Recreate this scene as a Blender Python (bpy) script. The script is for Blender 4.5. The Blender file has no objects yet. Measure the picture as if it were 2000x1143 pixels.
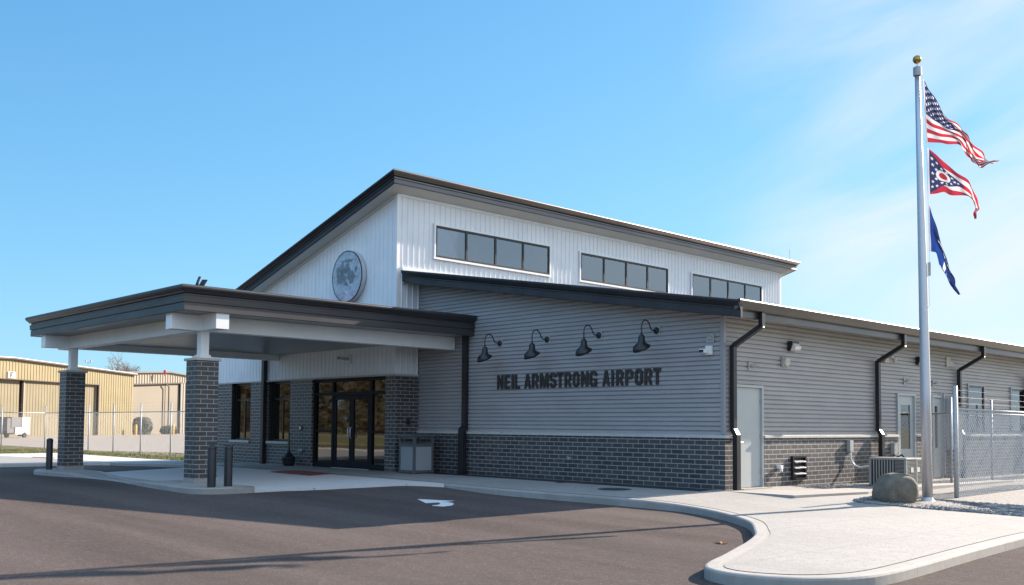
import bpy, math, random
from mathutils import Vector, Matrix, noise
from mathutils.geometry import tessellate_polygon
random.seed(7)
SC = bpy.context.scene
COL = SC.collection
# ------------------------------------------------------------------ camera
F = Vector((-0.72030503, 0.69189089, 0.04947382)); R = Vector((0.69297845, 0.72092233, 0.00720118)); U = Vector((0.03068435, -0.03947134, 0.99874946))
cd = bpy.data.cameras.new('camera'); cam = bpy.data.objects.new('camera', cd); COL.objects.link(cam)
m = Matrix((R, U, -F)).transposed().to_4x4(); m.translation = Vector((21.8786, -16.5483, 1.3053)); cam.matrix_world = m
cd.sensor_width = 36; cd.lens = 1928.36 / 2000 * 36; cd.shift_y = (735.05 - 571.5) / 2000
cd.clip_start = .1; cd.clip_end = 6000
SC.camera = cam
# ------------------------------------------------------------------ world, sun, exposure
SUN = Vector((.15, 1, .475)).normalized()
W_ = bpy.data.worlds.new('World'); SC.world = W_; W_.use_nodes = True
nt = W_.node_tree; nt.nodes.clear()
def N(t, typ, **k):
    n = t.nodes.new(typ)
    for a, b in k.items():
        if a in ('_i',): continue
        setattr(n, a, b)
    return n
out = N(nt, 'ShaderNodeOutputWorld'); bg = N(nt, 'ShaderNodeBackground'); sky = N(nt, 'ShaderNodeTexSky', sky_type='NISHITA')
sky.sun_disc = False; sky.sun_elevation = math.asin(SUN.z); sky.sun_rotation = math.atan2(SUN.x, SUN.y)
sky.altitude = 250; sky.air_density = 1.0; sky.dust_density = 0.35; sky.ozone_density = 2.2
bg.inputs['Strength'].default_value = .12
tc = N(nt, 'ShaderNodeTexCoord'); sep = N(nt, 'ShaderNodeSeparateXYZ'); nt.links.new(tc.outputs['Generated'], sep.inputs[0])
# wind-drawn cirrus: noise stretched along one fixed direction of the sky
ca_, cb_ = (R * .93 + U * .36).normalized(), (U * .93 - R * .36).normalized()
dots = []
for ax_, sc_ in ((ca_, 1.7), (cb_, 7.0), (F, 2.0)):
    d_n = N(nt, 'ShaderNodeVectorMath', operation='DOT_PRODUCT'); nt.links.new(tc.outputs['Generated'], d_n.inputs[0]); d_n.inputs[1].default_value = ax_ * sc_; dots.append(d_n.outputs['Value'])
mp = N(nt, 'ShaderNodeCombineXYZ')
for i_, o_ in enumerate(dots): nt.links.new(o_, mp.inputs[i_])
nz = N(nt, 'ShaderNodeTexNoise'); nz.inputs['Scale'].default_value = 1.25; nz.inputs['Detail'].default_value = 6; nz.inputs['Roughness'].default_value = .5; nz.inputs['Distortion'].default_value = .35
nt.links.new(mp.outputs[0], nz.inputs['Vector'])
cr = N(nt, 'ShaderNodeValToRGB'); cr.color_ramp.elements[0].position = .38; cr.color_ramp.elements[1].position = .66
nt.links.new(nz.outputs['Fac'], cr.inputs[0])
def wm(op, a, b=None, c=None):
    n = N(nt, 'ShaderNodeMath', operation=op)
    for i, v in enumerate((a, b, c)):
        if v is None: continue
        if isinstance(v, (int, float)): n.inputs[i].default_value = v
        else: nt.links.new(v, n.inputs[i])
    return n.outputs[0]
# cirrus bank: a broad patch of sky centred on one compass direction (to the right of the building)
cdir = (F + R * .66 + U * .24).normalized()
dp = N(nt, 'ShaderNodeVectorMath', operation='DOT_PRODUCT'); nt.links.new(tc.outputs['Generated'], dp.inputs[0]); dp.inputs[1].default_value = cdir
mask = N(nt, 'ShaderNodeMapRange'); mask.interpolation_type = 'SMOOTHSTEP'; mask.inputs['From Min'].default_value = .91; mask.inputs['From Max'].default_value = .985
nt.links.new(dp.outputs['Value'], mask.inputs['Value'])
cl = wm('MULTIPLY', wm('MULTIPLY', cr.outputs[0], mask.outputs[0]), .85)
mix = N(nt, 'ShaderNodeMix', data_type='RGBA'); tn = N(nt, 'ShaderNodeVectorMath', operation='MULTIPLY'); nt.links.new(sky.outputs[0], tn.inputs[0]); tn.inputs[1].default_value = (.44, .93, 1.36)
k_ = .12 * 2 ** 1.48; M_ = (1.35 / k_, 1.48 / k_, 1.75 / k_)   # soft shoulder so that the sky near the sun does not burn out
ta = N(nt, 'ShaderNodeVectorMath', operation='ADD'); nt.links.new(tn.outputs[0], ta.inputs[0]); ta.inputs[1].default_value = M_
td = N(nt, 'ShaderNodeVectorMath', operation='DIVIDE'); nt.links.new(tn.outputs[0], td.inputs[0]); nt.links.new(ta.outputs[0], td.inputs[1])
tm = N(nt, 'ShaderNodeVectorMath', operation='MULTIPLY'); nt.links.new(td.outputs[0], tm.inputs[0]); tm.inputs[1].default_value = M_
nt.links.new(cl, mix.inputs['Factor']); nt.links.new(tm.outputs[0], mix.inputs['A'])
mix.inputs['B'].default_value = (2.75, 2.92, 3.05, 1)
# added brightness in the unseen sky behind the viewer and overhead, lifts shaded walls
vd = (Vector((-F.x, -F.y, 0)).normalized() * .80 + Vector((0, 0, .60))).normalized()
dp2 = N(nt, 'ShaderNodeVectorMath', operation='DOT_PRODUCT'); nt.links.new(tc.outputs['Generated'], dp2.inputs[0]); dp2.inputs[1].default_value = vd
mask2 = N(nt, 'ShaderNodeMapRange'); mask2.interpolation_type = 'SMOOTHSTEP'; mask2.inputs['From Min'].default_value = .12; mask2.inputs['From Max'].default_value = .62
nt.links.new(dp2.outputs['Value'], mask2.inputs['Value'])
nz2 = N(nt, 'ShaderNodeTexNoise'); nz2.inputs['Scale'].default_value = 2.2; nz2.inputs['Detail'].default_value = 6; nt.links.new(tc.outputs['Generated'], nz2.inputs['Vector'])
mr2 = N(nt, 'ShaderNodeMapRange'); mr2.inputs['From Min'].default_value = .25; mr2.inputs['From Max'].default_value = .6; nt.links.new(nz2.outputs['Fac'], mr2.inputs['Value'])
rear_fill = wm('MULTIPLY', wm('MULTIPLY', mask2.outputs[0], mr2.outputs[0]), .9)
mixv = N(nt, 'ShaderNodeMix', data_type='RGBA'); nt.links.new(rear_fill, mixv.inputs['Factor']); nt.links.new(mix.outputs['Result'], mixv.inputs['A'])
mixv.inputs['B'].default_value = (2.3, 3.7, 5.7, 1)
dp3 = N(nt, 'ShaderNodeVectorMath', operation='DOT_PRODUCT'); nt.links.new(tc.outputs['Generated'], dp3.inputs[0]); dp3.inputs[1].default_value = Vector((.88, .28, .38)).normalized()  # second added bright patch of unseen sky, to the east, lifts the side wall
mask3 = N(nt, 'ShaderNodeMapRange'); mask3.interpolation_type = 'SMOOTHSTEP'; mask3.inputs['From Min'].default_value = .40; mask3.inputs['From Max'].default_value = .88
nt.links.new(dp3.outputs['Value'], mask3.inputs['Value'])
east_fill = wm('MULTIPLY', wm('MULTIPLY', mask3.outputs[0], mr2.outputs[0]), .9)
mixw = N(nt, 'ShaderNodeMix', data_type='RGBA'); nt.links.new(east_fill, mixw.inputs['Factor']); nt.links.new(mixv.outputs['Result'], mixw.inputs['A'])
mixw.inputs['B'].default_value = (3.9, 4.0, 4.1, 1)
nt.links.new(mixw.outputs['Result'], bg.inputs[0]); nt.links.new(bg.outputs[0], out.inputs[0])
sd = bpy.data.lights.new('sun', 'SUN'); sun = bpy.data.objects.new('sun', sd); COL.objects.link(sun)
sd.energy = 5.0; sd.angle = math.radians(.5); sd.color = (1.0, .86, .73)
sun.rotation_euler = SUN.to_track_quat('Z', 'Y').to_euler(); sun.location = (0, 40, 40)
SC.view_settings.view_transform = 'Standard'; SC.view_settings.look = 'None'; SC.view_settings.gamma = 1
SC.view_settings.exposure = 1.48
SC.render.engine = 'CYCLES'
SC.cycles.max_bounces = 8
# ------------------------------------------------------------------ materials
MATS = {}
def mat(name, col, rough=.6, metal=0, noise_amt=0, noise_scale=3, bump=0, bump_scale=40, spec=.5, col2=None, aniso=None, detail=4, ramp=(.35, .65)):
    if name in MATS: return MATS[name]
    mt = bpy.data.materials.new(name); mt.use_nodes = True; t = mt.node_tree; p = t.nodes['Principled BSDF']
    p.inputs['Base Color'].default_value = (*col, 1); p.inputs['Roughness'].default_value = rough; p.inputs['Metallic'].default_value = metal
    p.inputs['Specular IOR Level'].default_value = spec
    tcn = N(t, 'ShaderNodeTexCoord')
    if col2 is not None:
        n = N(t, 'ShaderNodeTexNoise'); n.inputs['Scale'].default_value = noise_scale; n.inputs['Detail'].default_value = detail; n.inputs['Roughness'].default_value = .62
        mpp = N(t, 'ShaderNodeMapping'); t.links.new(tcn.outputs['Object'], mpp.inputs[0]); t.links.new(mpp.outputs[0], n.inputs['Vector'])
        if aniso: mpp.inputs['Scale'].default_value = aniso
        r = N(t, 'ShaderNodeValToRGB'); r.color_ramp.elements[0].position = ramp[0]; r.color_ramp.elements[1].position = ramp[1]
        r.color_ramp.elements[0].color = (*col, 1); r.color_ramp.elements[1].color = (*col2, 1)
        t.links.new(n.outputs['Fac'], r.inputs[0]); t.links.new(r.outputs[0], p.inputs['Base Color'])
    if bump:
        b = N(t, 'ShaderNodeBump'); b.inputs['Strength'].default_value = bump; b.inputs['Distance'].default_value = .02
        n2 = N(t, 'ShaderNodeTexNoise'); n2.inputs['Scale'].default_value = bump_scale; n2.inputs['Detail'].default_value = 3
        t.links.new(tcn.outputs['Object'], n2.inputs['Vector']); t.links.new(n2.outputs['Fac'], b.inputs['Height']); t.links.new(b.outputs[0], p.inputs['Normal'])
    MATS[name] = mt
    return mt
white = mat('white_metal_siding', (.80, .80, .81), .42, col2=(.73, .74, .755), noise_scale=1.2, bump=.08, bump_scale=1.5)
whitetrim = mat('white_trim', (.80, .80, .80), .45, col2=(.74, .74, .74), noise_scale=1.5)
beamwhite = mat('white_steel_paint', (.84, .84, .825), .5, col2=(.77, .77, .755), noise_scale=1.1)
soffitm = mat('soffit_panel', (.64, .64, .615), .6, col2=(.58, .58, .56), noise_scale=1.0)
ceilm = mat('canopy_ceiling', (.27, .285, .29), .35, col2=(.23, .245, .25), noise_scale=.8, aniso=(1, 6, 1))
darkm = mat('dark_bronze_metal', (.034, .033, .036), .44, .45, col2=(.050, .047, .050), noise_scale=1.4)
darkm2 = mat('black_painted_metal', (.012, .012, .014), .35, .1, col2=(.018, .018, .02), noise_scale=3)
gutm = mat('gutter_metal', (.11, .105, .105), .36, .75, col2=(.15, .14, .14), noise_scale=.7, aniso=(1, .5, 2))
eavem = mat('sunlit_eave_metal', (.13, .125, .125), .40, .8, col2=(.17, .16, .16), noise_scale=.7, aniso=(1, .5, 2))  # lighter copy of the fascia metal, the sun's sheen put into its colour
siding = mat('grey_corrugated_siding', (.32, .305, .305), .45, .1, col2=(.36, .345, .345), noise_scale=.9, aniso=(1, 1, 3), bump=.12, bump_scale=1.3)
stone = mat('cast_stone_coping', (.50, .47, .43), .8, col2=(.42, .395, .36), noise_scale=7, bump=.2)
concrete = None
alum = mat('brushed_aluminium', (.56, .56, .58), .42, .75, col2=(.49, .49, .51), noise_scale=30, aniso=(8, 8, .3))
galv = mat('galvanised_steel', (.40, .41, .42), .55, .35, col2=(.31, .32, .33), noise_scale=12)
galvw = mat('galvanised_wire', (.52, .515, .50), .5, .1)
doorm = mat('pale_grey_door_paint', (.42, .44, .43), .38, col2=(.38, .40, .395), noise_scale=1.3)
litem = mat('grey_plastic', (.40, .40, .38), .5, col2=(.33, .33, .31), noise_scale=9)
beige = mat('beige_plastic', (.52, .49, .43), .5, col2=(.46, .43, .37), noise_scale=14)
whitepl = mat('white_plastic', (.78, .78, .76), .4, col2=(.70, .70, .68), noise_scale=8)
bronzel = mat('bronze_letter', (.030, .024, .020), .5, .2, col2=(.05, .04, .034), noise_scale=6)
framem = mat('dark_window_frame', (.008, .008, .009), .6, 0, spec=.2)
interior = mat('dark_interior', (.02, .019, .018), .8)
gold = mat('gold_ball', (.50, .30, .07), .25, .9, col2=(.28, .17, .05), noise_scale=18)
binp = mat('bin_panel', (.30, .315, .33), .55, col2=(.25, .265, .28), noise_scale=160, bump=.3, bump_scale=200)
binf = mat('bin_frame', (.075, .082, .09), .5, col2=(.09, .097, .105), noise_scale=10)
ledm = mat('clear_lens', (.85, .85, .85), .12, 0, col2=(.7, .7, .7), noise_scale=30)

def brickmat(name, c1, c2, mort, bw=.305, rh=.1016, ms=.008, rough=.5, zoff=0.0, spec=.5):
    mt = bpy.data.materials.new(name); mt.use_nodes = True; t = mt.node_tree; p = t.nodes['Principled BSDF']
    tcn = N(t, 'ShaderNodeTexCoord'); g = N(t, 'ShaderNodeNewGeometry'); s1 = N(t, 'ShaderNodeSeparateXYZ'); s2 = N(t, 'ShaderNodeSeparateXYZ')
    t.links.new(tcn.outputs['Object'], s1.inputs[0]); t.links.new(g.outputs['True Normal'], s2.inputs[0])
    ab = N(t, 'ShaderNodeMath', operation='ABSOLUTE'); t.links.new(s2.outputs[0], ab.inputs[0])
    gt = N(t, 'ShaderNodeMath', operation='GREATER_THAN'); gt.inputs[1].default_value = .5; t.links.new(ab.outputs[0], gt.inputs[0])
    mx = N(t, 'ShaderNodeMix', data_type='FLOAT'); t.links.new(gt.outputs[0], mx.inputs[0]); t.links.new(s1.outputs[0], mx.inputs[2])
    ad = N(t, 'ShaderNodeMath', operation='ADD'); ad.inputs[1].default_value = .152; t.links.new(s1.outputs[1], ad.inputs[0]); t.links.new(ad.outputs[0], mx.inputs[3])
    az = N(t, 'ShaderNodeMath', operation='ADD'); az.inputs[1].default_value = zoff + 10.16; t.links.new(s1.outputs[2], az.inputs[0])
    cb = N(t, 'ShaderNodeCombineXYZ'); t.links.new(mx.outputs[0], cb.inputs[0]); t.links.new(az.outputs[0], cb.inputs[1])
    b = N(t, 'ShaderNodeTexBrick'); b.inputs['Scale'].default_value = 1; b.inputs['Brick Width'].default_value = bw; b.inputs['Row Height'].default_value = rh
    b.inputs['Mortar Size'].default_value = ms; b.inputs['Mortar Smooth'].default_value = .1; b.inputs['Bias'].default_value = 0
    b.inputs['Color1'].default_value = (*c1, 1); b.inputs['Color2'].default_value = (*c2, 1); b.inputs['Mortar'].default_value = (*mort, 1)
    t.links.new(cb.outputs[0], b.inputs['Vector'])
    n = N(t, 'ShaderNodeTexNoise'); n.inputs['Scale'].default_value = 22; n.inputs['Detail'].default_value = 5; t.links.new(tcn.outputs['Object'], n.inputs['Vector'])
    mr = N(t, 'ShaderNodeMapRange'); mr.inputs['To Min'].default_value = .72; mr.inputs['To Max'].default_value = 1.28; t.links.new(n.outputs['Fac'], mr.inputs['Value'])
    mm = N(t, 'ShaderNodeMix', data_type='RGBA', blend_type='MULTIPLY'); mm.inputs['Factor'].default_value = 1
    t.links.new(b.outputs['Color'], mm.inputs['A']); t.links.new(mr.outputs[0], mm.inputs['B']); t.links.new(mm.outputs['Result'], p.inputs['Base Color'])
    inv = N(t, 'ShaderNodeMath', operation='SUBTRACT'); inv.inputs[0].default_value = 1; t.links.new(b.outputs['Fac'], inv.inputs[1])
    h = N(t, 'ShaderNodeMath', operation='MULTIPLY_ADD'); t.links.new(n.outputs['Fac'], h.inputs[0]); h.inputs[1].default_value = .25; t.links.new(inv.outputs[0], h.inputs[2])
    bp = N(t, 'ShaderNodeBump'); bp.inputs['Strength'].default_value = .5; bp.inputs['Distance'].default_value = .006; t.links.new(h.outputs[0], bp.inputs['Height']); t.links.new(bp.outputs[0], p.inputs['Normal'])
    p.inputs['Roughness'].default_value = rough; p.inputs['Specular IOR Level'].default_value = spec
    return mt
brick = brickmat('dark_brick', (.024, .023, .027), (.056, .051, .054), (.32, .30, .27), rough=.50, spec=.75)

def groundmat(name, c1, c2, scale, speck=None, joint=None, rough=.85, spec=.5, bump=.5, bscale=60, stain=None, sstain=.35):
    mt = bpy.data.materials.new(name); mt.use_nodes = True; t = mt.node_tree; p = t.nodes['Principled BSDF']; p.inputs['Roughness'].default_value = rough; p.inputs['Specular IOR Level'].default_value = spec
    tcn = N(t, 'ShaderNodeTexCoord')
    n = N(t, 'ShaderNodeTexNoise'); n.inputs['Scale'].default_value = scale; n.inputs['Detail'].default_value = 6; n.inputs['Roughness'].default_value = .65; t.links.new(tcn.outputs['Object'], n.inputs['Vector'])
    r = N(t, 'ShaderNodeValToRGB'); r.color_ramp.elements[0].position = .3; r.color_ramp.elements[1].position = .7
    r.color_ramp.elements[0].color = (*c1, 1); r.color_ramp.elements[1].color = (*c2, 1); t.links.new(n.outputs['Fac'], r.inputs[0])
    last = r.outputs[0]
    def mixc(fac, colr):
        nonlocal last
        mm = N(t, 'ShaderNodeMix', data_type='RGBA'); t.links.new(fac, mm.inputs['Factor']); t.links.new(last, mm.inputs['A']); mm.inputs['B'].default_value = (*colr, 1); last = mm.outputs['Result']
    if stain:
        n3 = N(t, 'ShaderNodeTexNoise'); n3.inputs['Scale'].default_value = sstain; n3.inputs['Detail'].default_value = 4; n3.inputs['Distortion'].default_value = .6; t.links.new(tcn.outputs['Object'], n3.inputs['Vector'])
        r3 = N(t, 'ShaderNodeMapRange'); r3.inputs['From Min'].default_value = .42; r3.inputs['From Max'].default_value = .72; r3.inputs['To Max'].default_value = .7; t.links.new(n3.outputs['Fac'], r3.inputs['Value'])
        mixc(r3.outputs[0], stain)
    if speck:
        v = N(t, 'ShaderNodeTexVoronoi'); v.inputs['Scale'].default_value = speck[1]; t.links.new(tcn.outputs['Object'], v.inputs['Vector'])
        sc = N(t, 'ShaderNodeSeparateColor'); t.links.new(v.outputs['Color'], sc.inputs[0])
        g1 = N(t, 'ShaderNodeMath', operation='GREATER_THAN'); g1.inputs[1].default_value = speck[2]; t.links.new(sc.outputs[0], g1.inputs[0])
        mixc(g1.outputs[0], speck[0])
    if joint:   # saw-cut joints every `joint` metres
        s = N(t, 'ShaderNodeSeparateXYZ'); t.links.new(tcn.outputs['Object'], s.inputs[0])
        fs = []
        for k, per in ((0, joint), (1, joint)):
            a = N(t, 'ShaderNodeMath', operation='PINGPONG'); a.inputs[1].default_value = per / 2; o1 = N(t, 'ShaderNodeMath', operation='ADD'); o1.inputs[1].default_value = 300.35; t.links.new(s.outputs[k], o1.inputs[0]); t.links.new(o1.outputs[0], a.inputs[0])
            l = N(t, 'ShaderNodeMath', operation='LESS_THAN'); l.inputs[1].default_value = .006; t.links.new(a.outputs[0], l.inputs[0]); fs.append(l.outputs[0])
        mxx = N(t, 'ShaderNodeMath', operation='MAXIMUM'); t.links.new(fs[0], mxx.inputs[0]); t.links.new(fs[1], mxx.inputs[1])
        mxm = N(t, 'ShaderNodeMath', operation='MULTIPLY'); mxm.inputs[1].default_value = .55; t.links.new(mxx.outputs[0], mxm.inputs[0])
        mixc(mxm.outputs[0], (.12, .11, .10))
    t.links.new(last, p.inputs['Base Color'])
    if bump:
        n2 = N(t, 'ShaderNodeTexNoise'); n2.inputs['Scale'].default_value = bscale; n2.inputs['Detail'].default_value = 4; n2.inputs['Roughness'].default_value = .7; t.links.new(tcn.outputs['Object'], n2.inputs['Vector'])
        b = N(t, 'ShaderNodeBump'); b.inputs['Strength'].default_value = bump; b.inputs['Distance'].default_value = .01; t.links.new(n2.outputs['Fac'], b.inputs['Height']); t.links.new(b.outputs[0], p.inputs['Normal'])
    return mt
def wear(mt):
    t = mt.node_tree; p = t.nodes['Principled BSDF']; src = p.inputs['Base Color'].links[0].from_socket
    tcn = N(t, 'ShaderNodeTexCoord'); mp_ = N(t, 'ShaderNodeMapping'); mp_.inputs['Rotation'].default_value = (0, 0, math.radians(24)); mp_.inputs['Scale'].default_value = (.06, .75, 1); t.links.new(tcn.outputs['Object'], mp_.inputs[0])
    n_ = N(t, 'ShaderNodeTexNoise'); n_.inputs['Scale'].default_value = 1.4; n_.inputs['Detail'].default_value = 5; t.links.new(mp_.outputs[0], n_.inputs['Vector'])
    r_ = N(t, 'ShaderNodeMapRange'); r_.inputs['From Min'].default_value = .35; r_.inputs['From Max'].default_value = .65; r_.inputs['To Min'].default_value = .84; r_.inputs['To Max'].default_value = 1.14; t.links.new(n_.outputs['Fac'], r_.inputs['Value'])
    m1 = N(t, 'ShaderNodeMix', data_type='RGBA', blend_type='MULTIPLY'); m1.inputs['Factor'].default_value = 1; t.links.new(src, m1.inputs['A']); t.links.new(r_.outputs[0], m1.inputs['B'])
    # hairline cracks where a warped distance field is near zero
    v_ = N(t, 'ShaderNodeTexVoronoi', feature='DISTANCE_TO_EDGE'); v_.inputs['Scale'].default_value = .16
    nw = N(t, 'ShaderNodeTexNoise'); nw.inputs['Scale'].default_value = .9; nw.inputs['Detail'].default_value = 5; t.links.new(tcn.outputs['Object'], nw.inputs['Vector'])
    ad = N(t, 'ShaderNodeVectorMath', operation='MULTIPLY_ADD'); t.links.new(nw.outputs['Color'], ad.inputs[0]); ad.inputs[1].default_value = (1.4, 1.4, 0); t.links.new(tcn.outputs['Object'], ad.inputs[2]); t.links.new(ad.outputs[0], v_.inputs['Vector'])
    lt = N(t, 'ShaderNodeMath', operation='LESS_THAN'); lt.inputs[1].default_value = .0018; t.links.new(v_.outputs['Distance'], lt.inputs[0])
    gm_ = N(t, 'ShaderNodeMath', operation='MULTIPLY'); gm_.inputs[1].default_value = .30; t.links.new(lt.outputs[0], gm_.inputs[0])
    m2 = N(t, 'ShaderNodeMix', data_type='RGBA'); t.links.new(gm_.outputs[0], m2.inputs['Factor']); t.links.new(m1.outputs['Result'], m2.inputs['A']); m2.inputs['B'].default_value = (.16, .135, .12, 1)
    t.links.new(m2.outputs['Result'], p.inputs['Base Color'])
    return mt
asph = groundmat('asphalt', (.078, .063, .057), (.104, .085, .077), 9, speck=((.16, .135, .12), 80, .93), bump=.7, bscale=90, stain=(.106, .088, .080), sstain=.28, rough=.95, spec=.04)
conc = groundmat('pavement_concrete', (.265, .25, .233), (.31, .295, .275), 5, speck=((.20, .19, .172), 45, .9), joint=1.55, bump=.25, bscale=70, stain=(.235, .222, .204), sstain=.5)
curbm = groundmat('kerb_concrete', (.28, .265, .245), (.335, .32, .295), 8, joint=3.1, bump=.35, bscale=60, stain=(.24, .225, .20), sstain=1.2)
wear(asph)
padm = groundmat('drive_concrete', (.50, .485, .465), (.56, .54, .52), 4, joint=3.1, bump=.2, bscale=60)
apronm = groundmat('apron_concrete', (.225, .19, .155), (.27, .23, .19), .5, bump=.1, bscale=20)
grassm = groundmat('grass', (.075, .085, .025), (.20, .17, .07), 1.3, bump=1, bscale=25, stain=(.055, .075, .02), sstain=.4)
gravm = groundmat('gravel_base', (.15, .138, .122), (.24, .222, .20), 40, speck=((.38, .36, .34), 60, .8), bump=1, bscale=60)

def glassmat(name, refl=.28, tint=(.05, .05, .05), gcol=(.8, .85, .9), rough=.01, wav=.0):
    mt = bpy.data.materials.new(name); mt.use_nodes = True; t = mt.node_tree; t.nodes.clear()
    o = N(t, 'ShaderNodeOutputMaterial'); g = N(t, 'ShaderNodeBsdfGlossy'); g.inputs['Color'].default_value = (*gcol, 1); g.inputs['Roughness'].default_value = rough
    tr = N(t, 'ShaderNodeBsdfTransparent'); tr.inputs[0].default_value = (*tint, 1)
    lw = N(t, 'ShaderNodeFresnel'); lw.inputs[0].default_value = 1.5
    a = N(t, 'ShaderNodeMath', operation='ADD'); a.inputs[1].default_value = refl; t.links.new(lw.outputs[0], a.inputs[0]); a.use_clamp = True
    mx = N(t, 'ShaderNodeMixShader'); t.links.new(a.outputs[0], mx.inputs[0]); t.links.new(tr.outputs[0], mx.inputs[1]); t.links.new(g.outputs[0], mx.inputs[2]); t.links.new(mx.outputs[0], o.inputs[0])
    if wav:
        tcn = N(t, 'ShaderNodeTexCoord'); n2 = N(t, 'ShaderNodeTexNoise'); n2.inputs['Scale'].default_value = 1.6; n2.inputs['Detail'].default_value = 1; t.links.new(tcn.outputs['Object'], n2.inputs['Vector'])
        b = N(t, 'ShaderNodeBump'); b.inputs['Strength'].default_value = wav; b.inputs['Distance'].default_value = .02; t.links.new(n2.outputs['Fac'], b.inputs['Height']); t.links.new(b.outputs[0], g.inputs['Normal'])
    return mt
glass_e = glassmat('tinted_entry_glass', .15, (.25, .24, .22), (.78, .74, .67), wav=.04, rough=.03)
glass_c = glassmat('clerestory_glass', .26, (.5, .52, .54), (.60, .68, .76), wav=.09)
glass_b = glassmat('side_window_glass', .12, (.3, .3, .3), wav=.05)

# ------------------------------------------------------------------ mesh helpers
class MB:
    def __init__(s): s.v = []; s.f = []
    def add(s, vs, fs):
        o = len(s.v); s.v += [tuple(v) for v in vs]; s.f += [tuple(i + o for i in f) for f in fs]; return s
    def box(s, x0, x1, y0, y1, z0, z1):
        if x0 > x1: x0, x1 = x1, x0
        if y0 > y1: y0, y1 = y1, y0
        if z0 > z1: z0, z1 = z1, z0
        return s.add([(x0, y0, z0), (x1, y0, z0), (x1, y1, z0), (x0, y1, z0), (x0, y0, z1), (x1, y0, z1), (x1, y1, z1), (x0, y1, z1)],
                     [(0, 3, 2, 1), (4, 5, 6, 7), (0, 1, 5, 4), (1, 2, 6, 5), (2, 3, 7, 6), (3, 0, 4, 7)])
    def obox(s, c, ax, ay, az):   # centre and three half-axis vectors
        c, ax, ay, az = map(Vector, (c, ax, ay, az)); vs = []
        for k in (-1, 1):
            for a, b in ((-1, -1), (1, -1), (1, 1), (-1, 1)): vs.append(c + ax * a + ay * b + az * k)
        return s.add(vs, [(0, 3, 2, 1), (4, 5, 6, 7), (0, 1, 5, 4), (1, 2, 6, 5), (2, 3, 7, 6), (3, 0, 4, 7)])
    def prism(s, poly, z0, z1):   # poly in xy (ccw), z numbers or functions
        f0 = z0 if callable(z0) else (lambda x, y: z0); f1 = z1 if callable(z1) else (lambda x, y: z1)
        n = len(poly); o = len(s.v)
        s.v += [(x, y, f0(x, y)) for x, y in poly] + [(x, y, f1(x, y)) for x, y in poly]
        for t in tessellate_polygon([[Vector((x, y, 0)) for x, y in poly]]):
            a, b, c = t
            A, B, Cc = poly[a], poly[b], poly[c]
            if (B[0] - A[0]) * (Cc[1] - A[1]) - (B[1] - A[1]) * (Cc[0] - A[0]) < 0: a, c = c, a
            s.f.append((o + n + a, o + n + b, o + n + c)); s.f.append((o + c, o + b, o + a))
        for i in range(n):
            j = (i + 1) % n; s.f.append((o + i, o + j, o + n + j, o + n + i))
        return s
    def tube(s, pts, r, n=10, caps=True):
        pts = [Vector(p) for p in pts]; rs = r if isinstance(r, (list, tuple)) else [r] * len(pts); o = len(s.v)
        prev = None
        for i, p in enumerate(pts):
            d = (pts[min(i + 1, len(pts) - 1)] - pts[max(i - 1, 0)]).normalized()
            if prev is None:
                a = Vector((0, 0, 1)) if abs(d.z) < .9 else Vector((1, 0, 0)); e1 = d.cross(a).normalized()
            else: e1 = (prev - d * prev.dot(d)).normalized()
            prev = e1; e2 = d.cross(e1)
            for k in range(n):
                t = 2 * math.pi * k / n; s.v.append(tuple(p + (e1 * math.cos(t) + e2 * math.sin(t)) * rs[i]))
        for i in range(len(pts) - 1):
            for k in range(n):
                a = o + i * n + k; b = o + i * n + (k + 1) % n; s.f.append((a, b, b + n, a + n))
        if caps:
            s.f.append(tuple(o + k for k in reversed(range(n)))); s.f.append(tuple(o + (len(pts) - 1) * n + k for k in range(n)))
        return s
    def lathe(s, c, prof, n=20, axis=(0, 0, 1)):   # prof: (r, h)
        c = Vector(c); ax = Vector(axis).normalized(); a = Vector((1, 0, 0)) if abs(ax.x) < .9 else Vector((0, 1, 0)); e1 = ax.cross(a).normalized(); e2 = ax.cross(e1); o = len(s.v)
        for r, h in prof:
            for k in range(n):
                t = 2 * math.pi * k / n; s.v.append(tuple(c + ax * h + (e1 * math.cos(t) + e2 * math.sin(t)) * r))
        for i in range(len(prof) - 1):
            for k in range(n):
                q = o + i * n + k; b = o + i * n + (k + 1) % n; s.f.append((q, b, b + n, q + n))
        s.f.append(tuple(o + k for k in reversed(range(n)))); s.f.append(tuple(o + (len(prof) - 1) * n + k for k in range(n)))
        return s
    def sweep(s, path, prof, closed=False, only=None):   # path (x,y,z); prof closed loop of (d outward=right of travel, h)
        P = [Vector(p) for p in path]; n = len(P); m_ = len(prof); o = len(s.v)
        for i, p in enumerate(P):
            ns = []
            if i > 0 or closed:
                d = (p - P[i - 1]); d.z = 0; d.normalize(); ns.append(Vector((d.y, -d.x, 0)))
            if i < n - 1 or closed:
                d = (P[(i + 1) % n] - p); d.z = 0; d.normalize(); ns.append(Vector((d.y, -d.x, 0)))
            nn = ns[0]
            if len(ns) == 2:
                nn = ns[0] + ns[1]; nn = nn / nn.dot(ns[0])
            for d_, h in prof: s.v.append(tuple(p + nn * d_ + Vector((0, 0, h))))
        for i in range(n - (0 if closed else 1)):
            j = (i + 1) % n
            if only is not None and i not in only: continue
            for k in range(m_):
                l = (k + 1) % m_; s.f.append((o + i * m_ + k, o + j * m_ + k, o + j * m_ + l, o + i * m_ + l))
        if not closed and only is None:
            s.f.append(tuple(o + k for k in range(m_))); s.f.append(tuple(o + (n - 1) * m_ + k for k in reversed(range(m_))))
        return s
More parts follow.
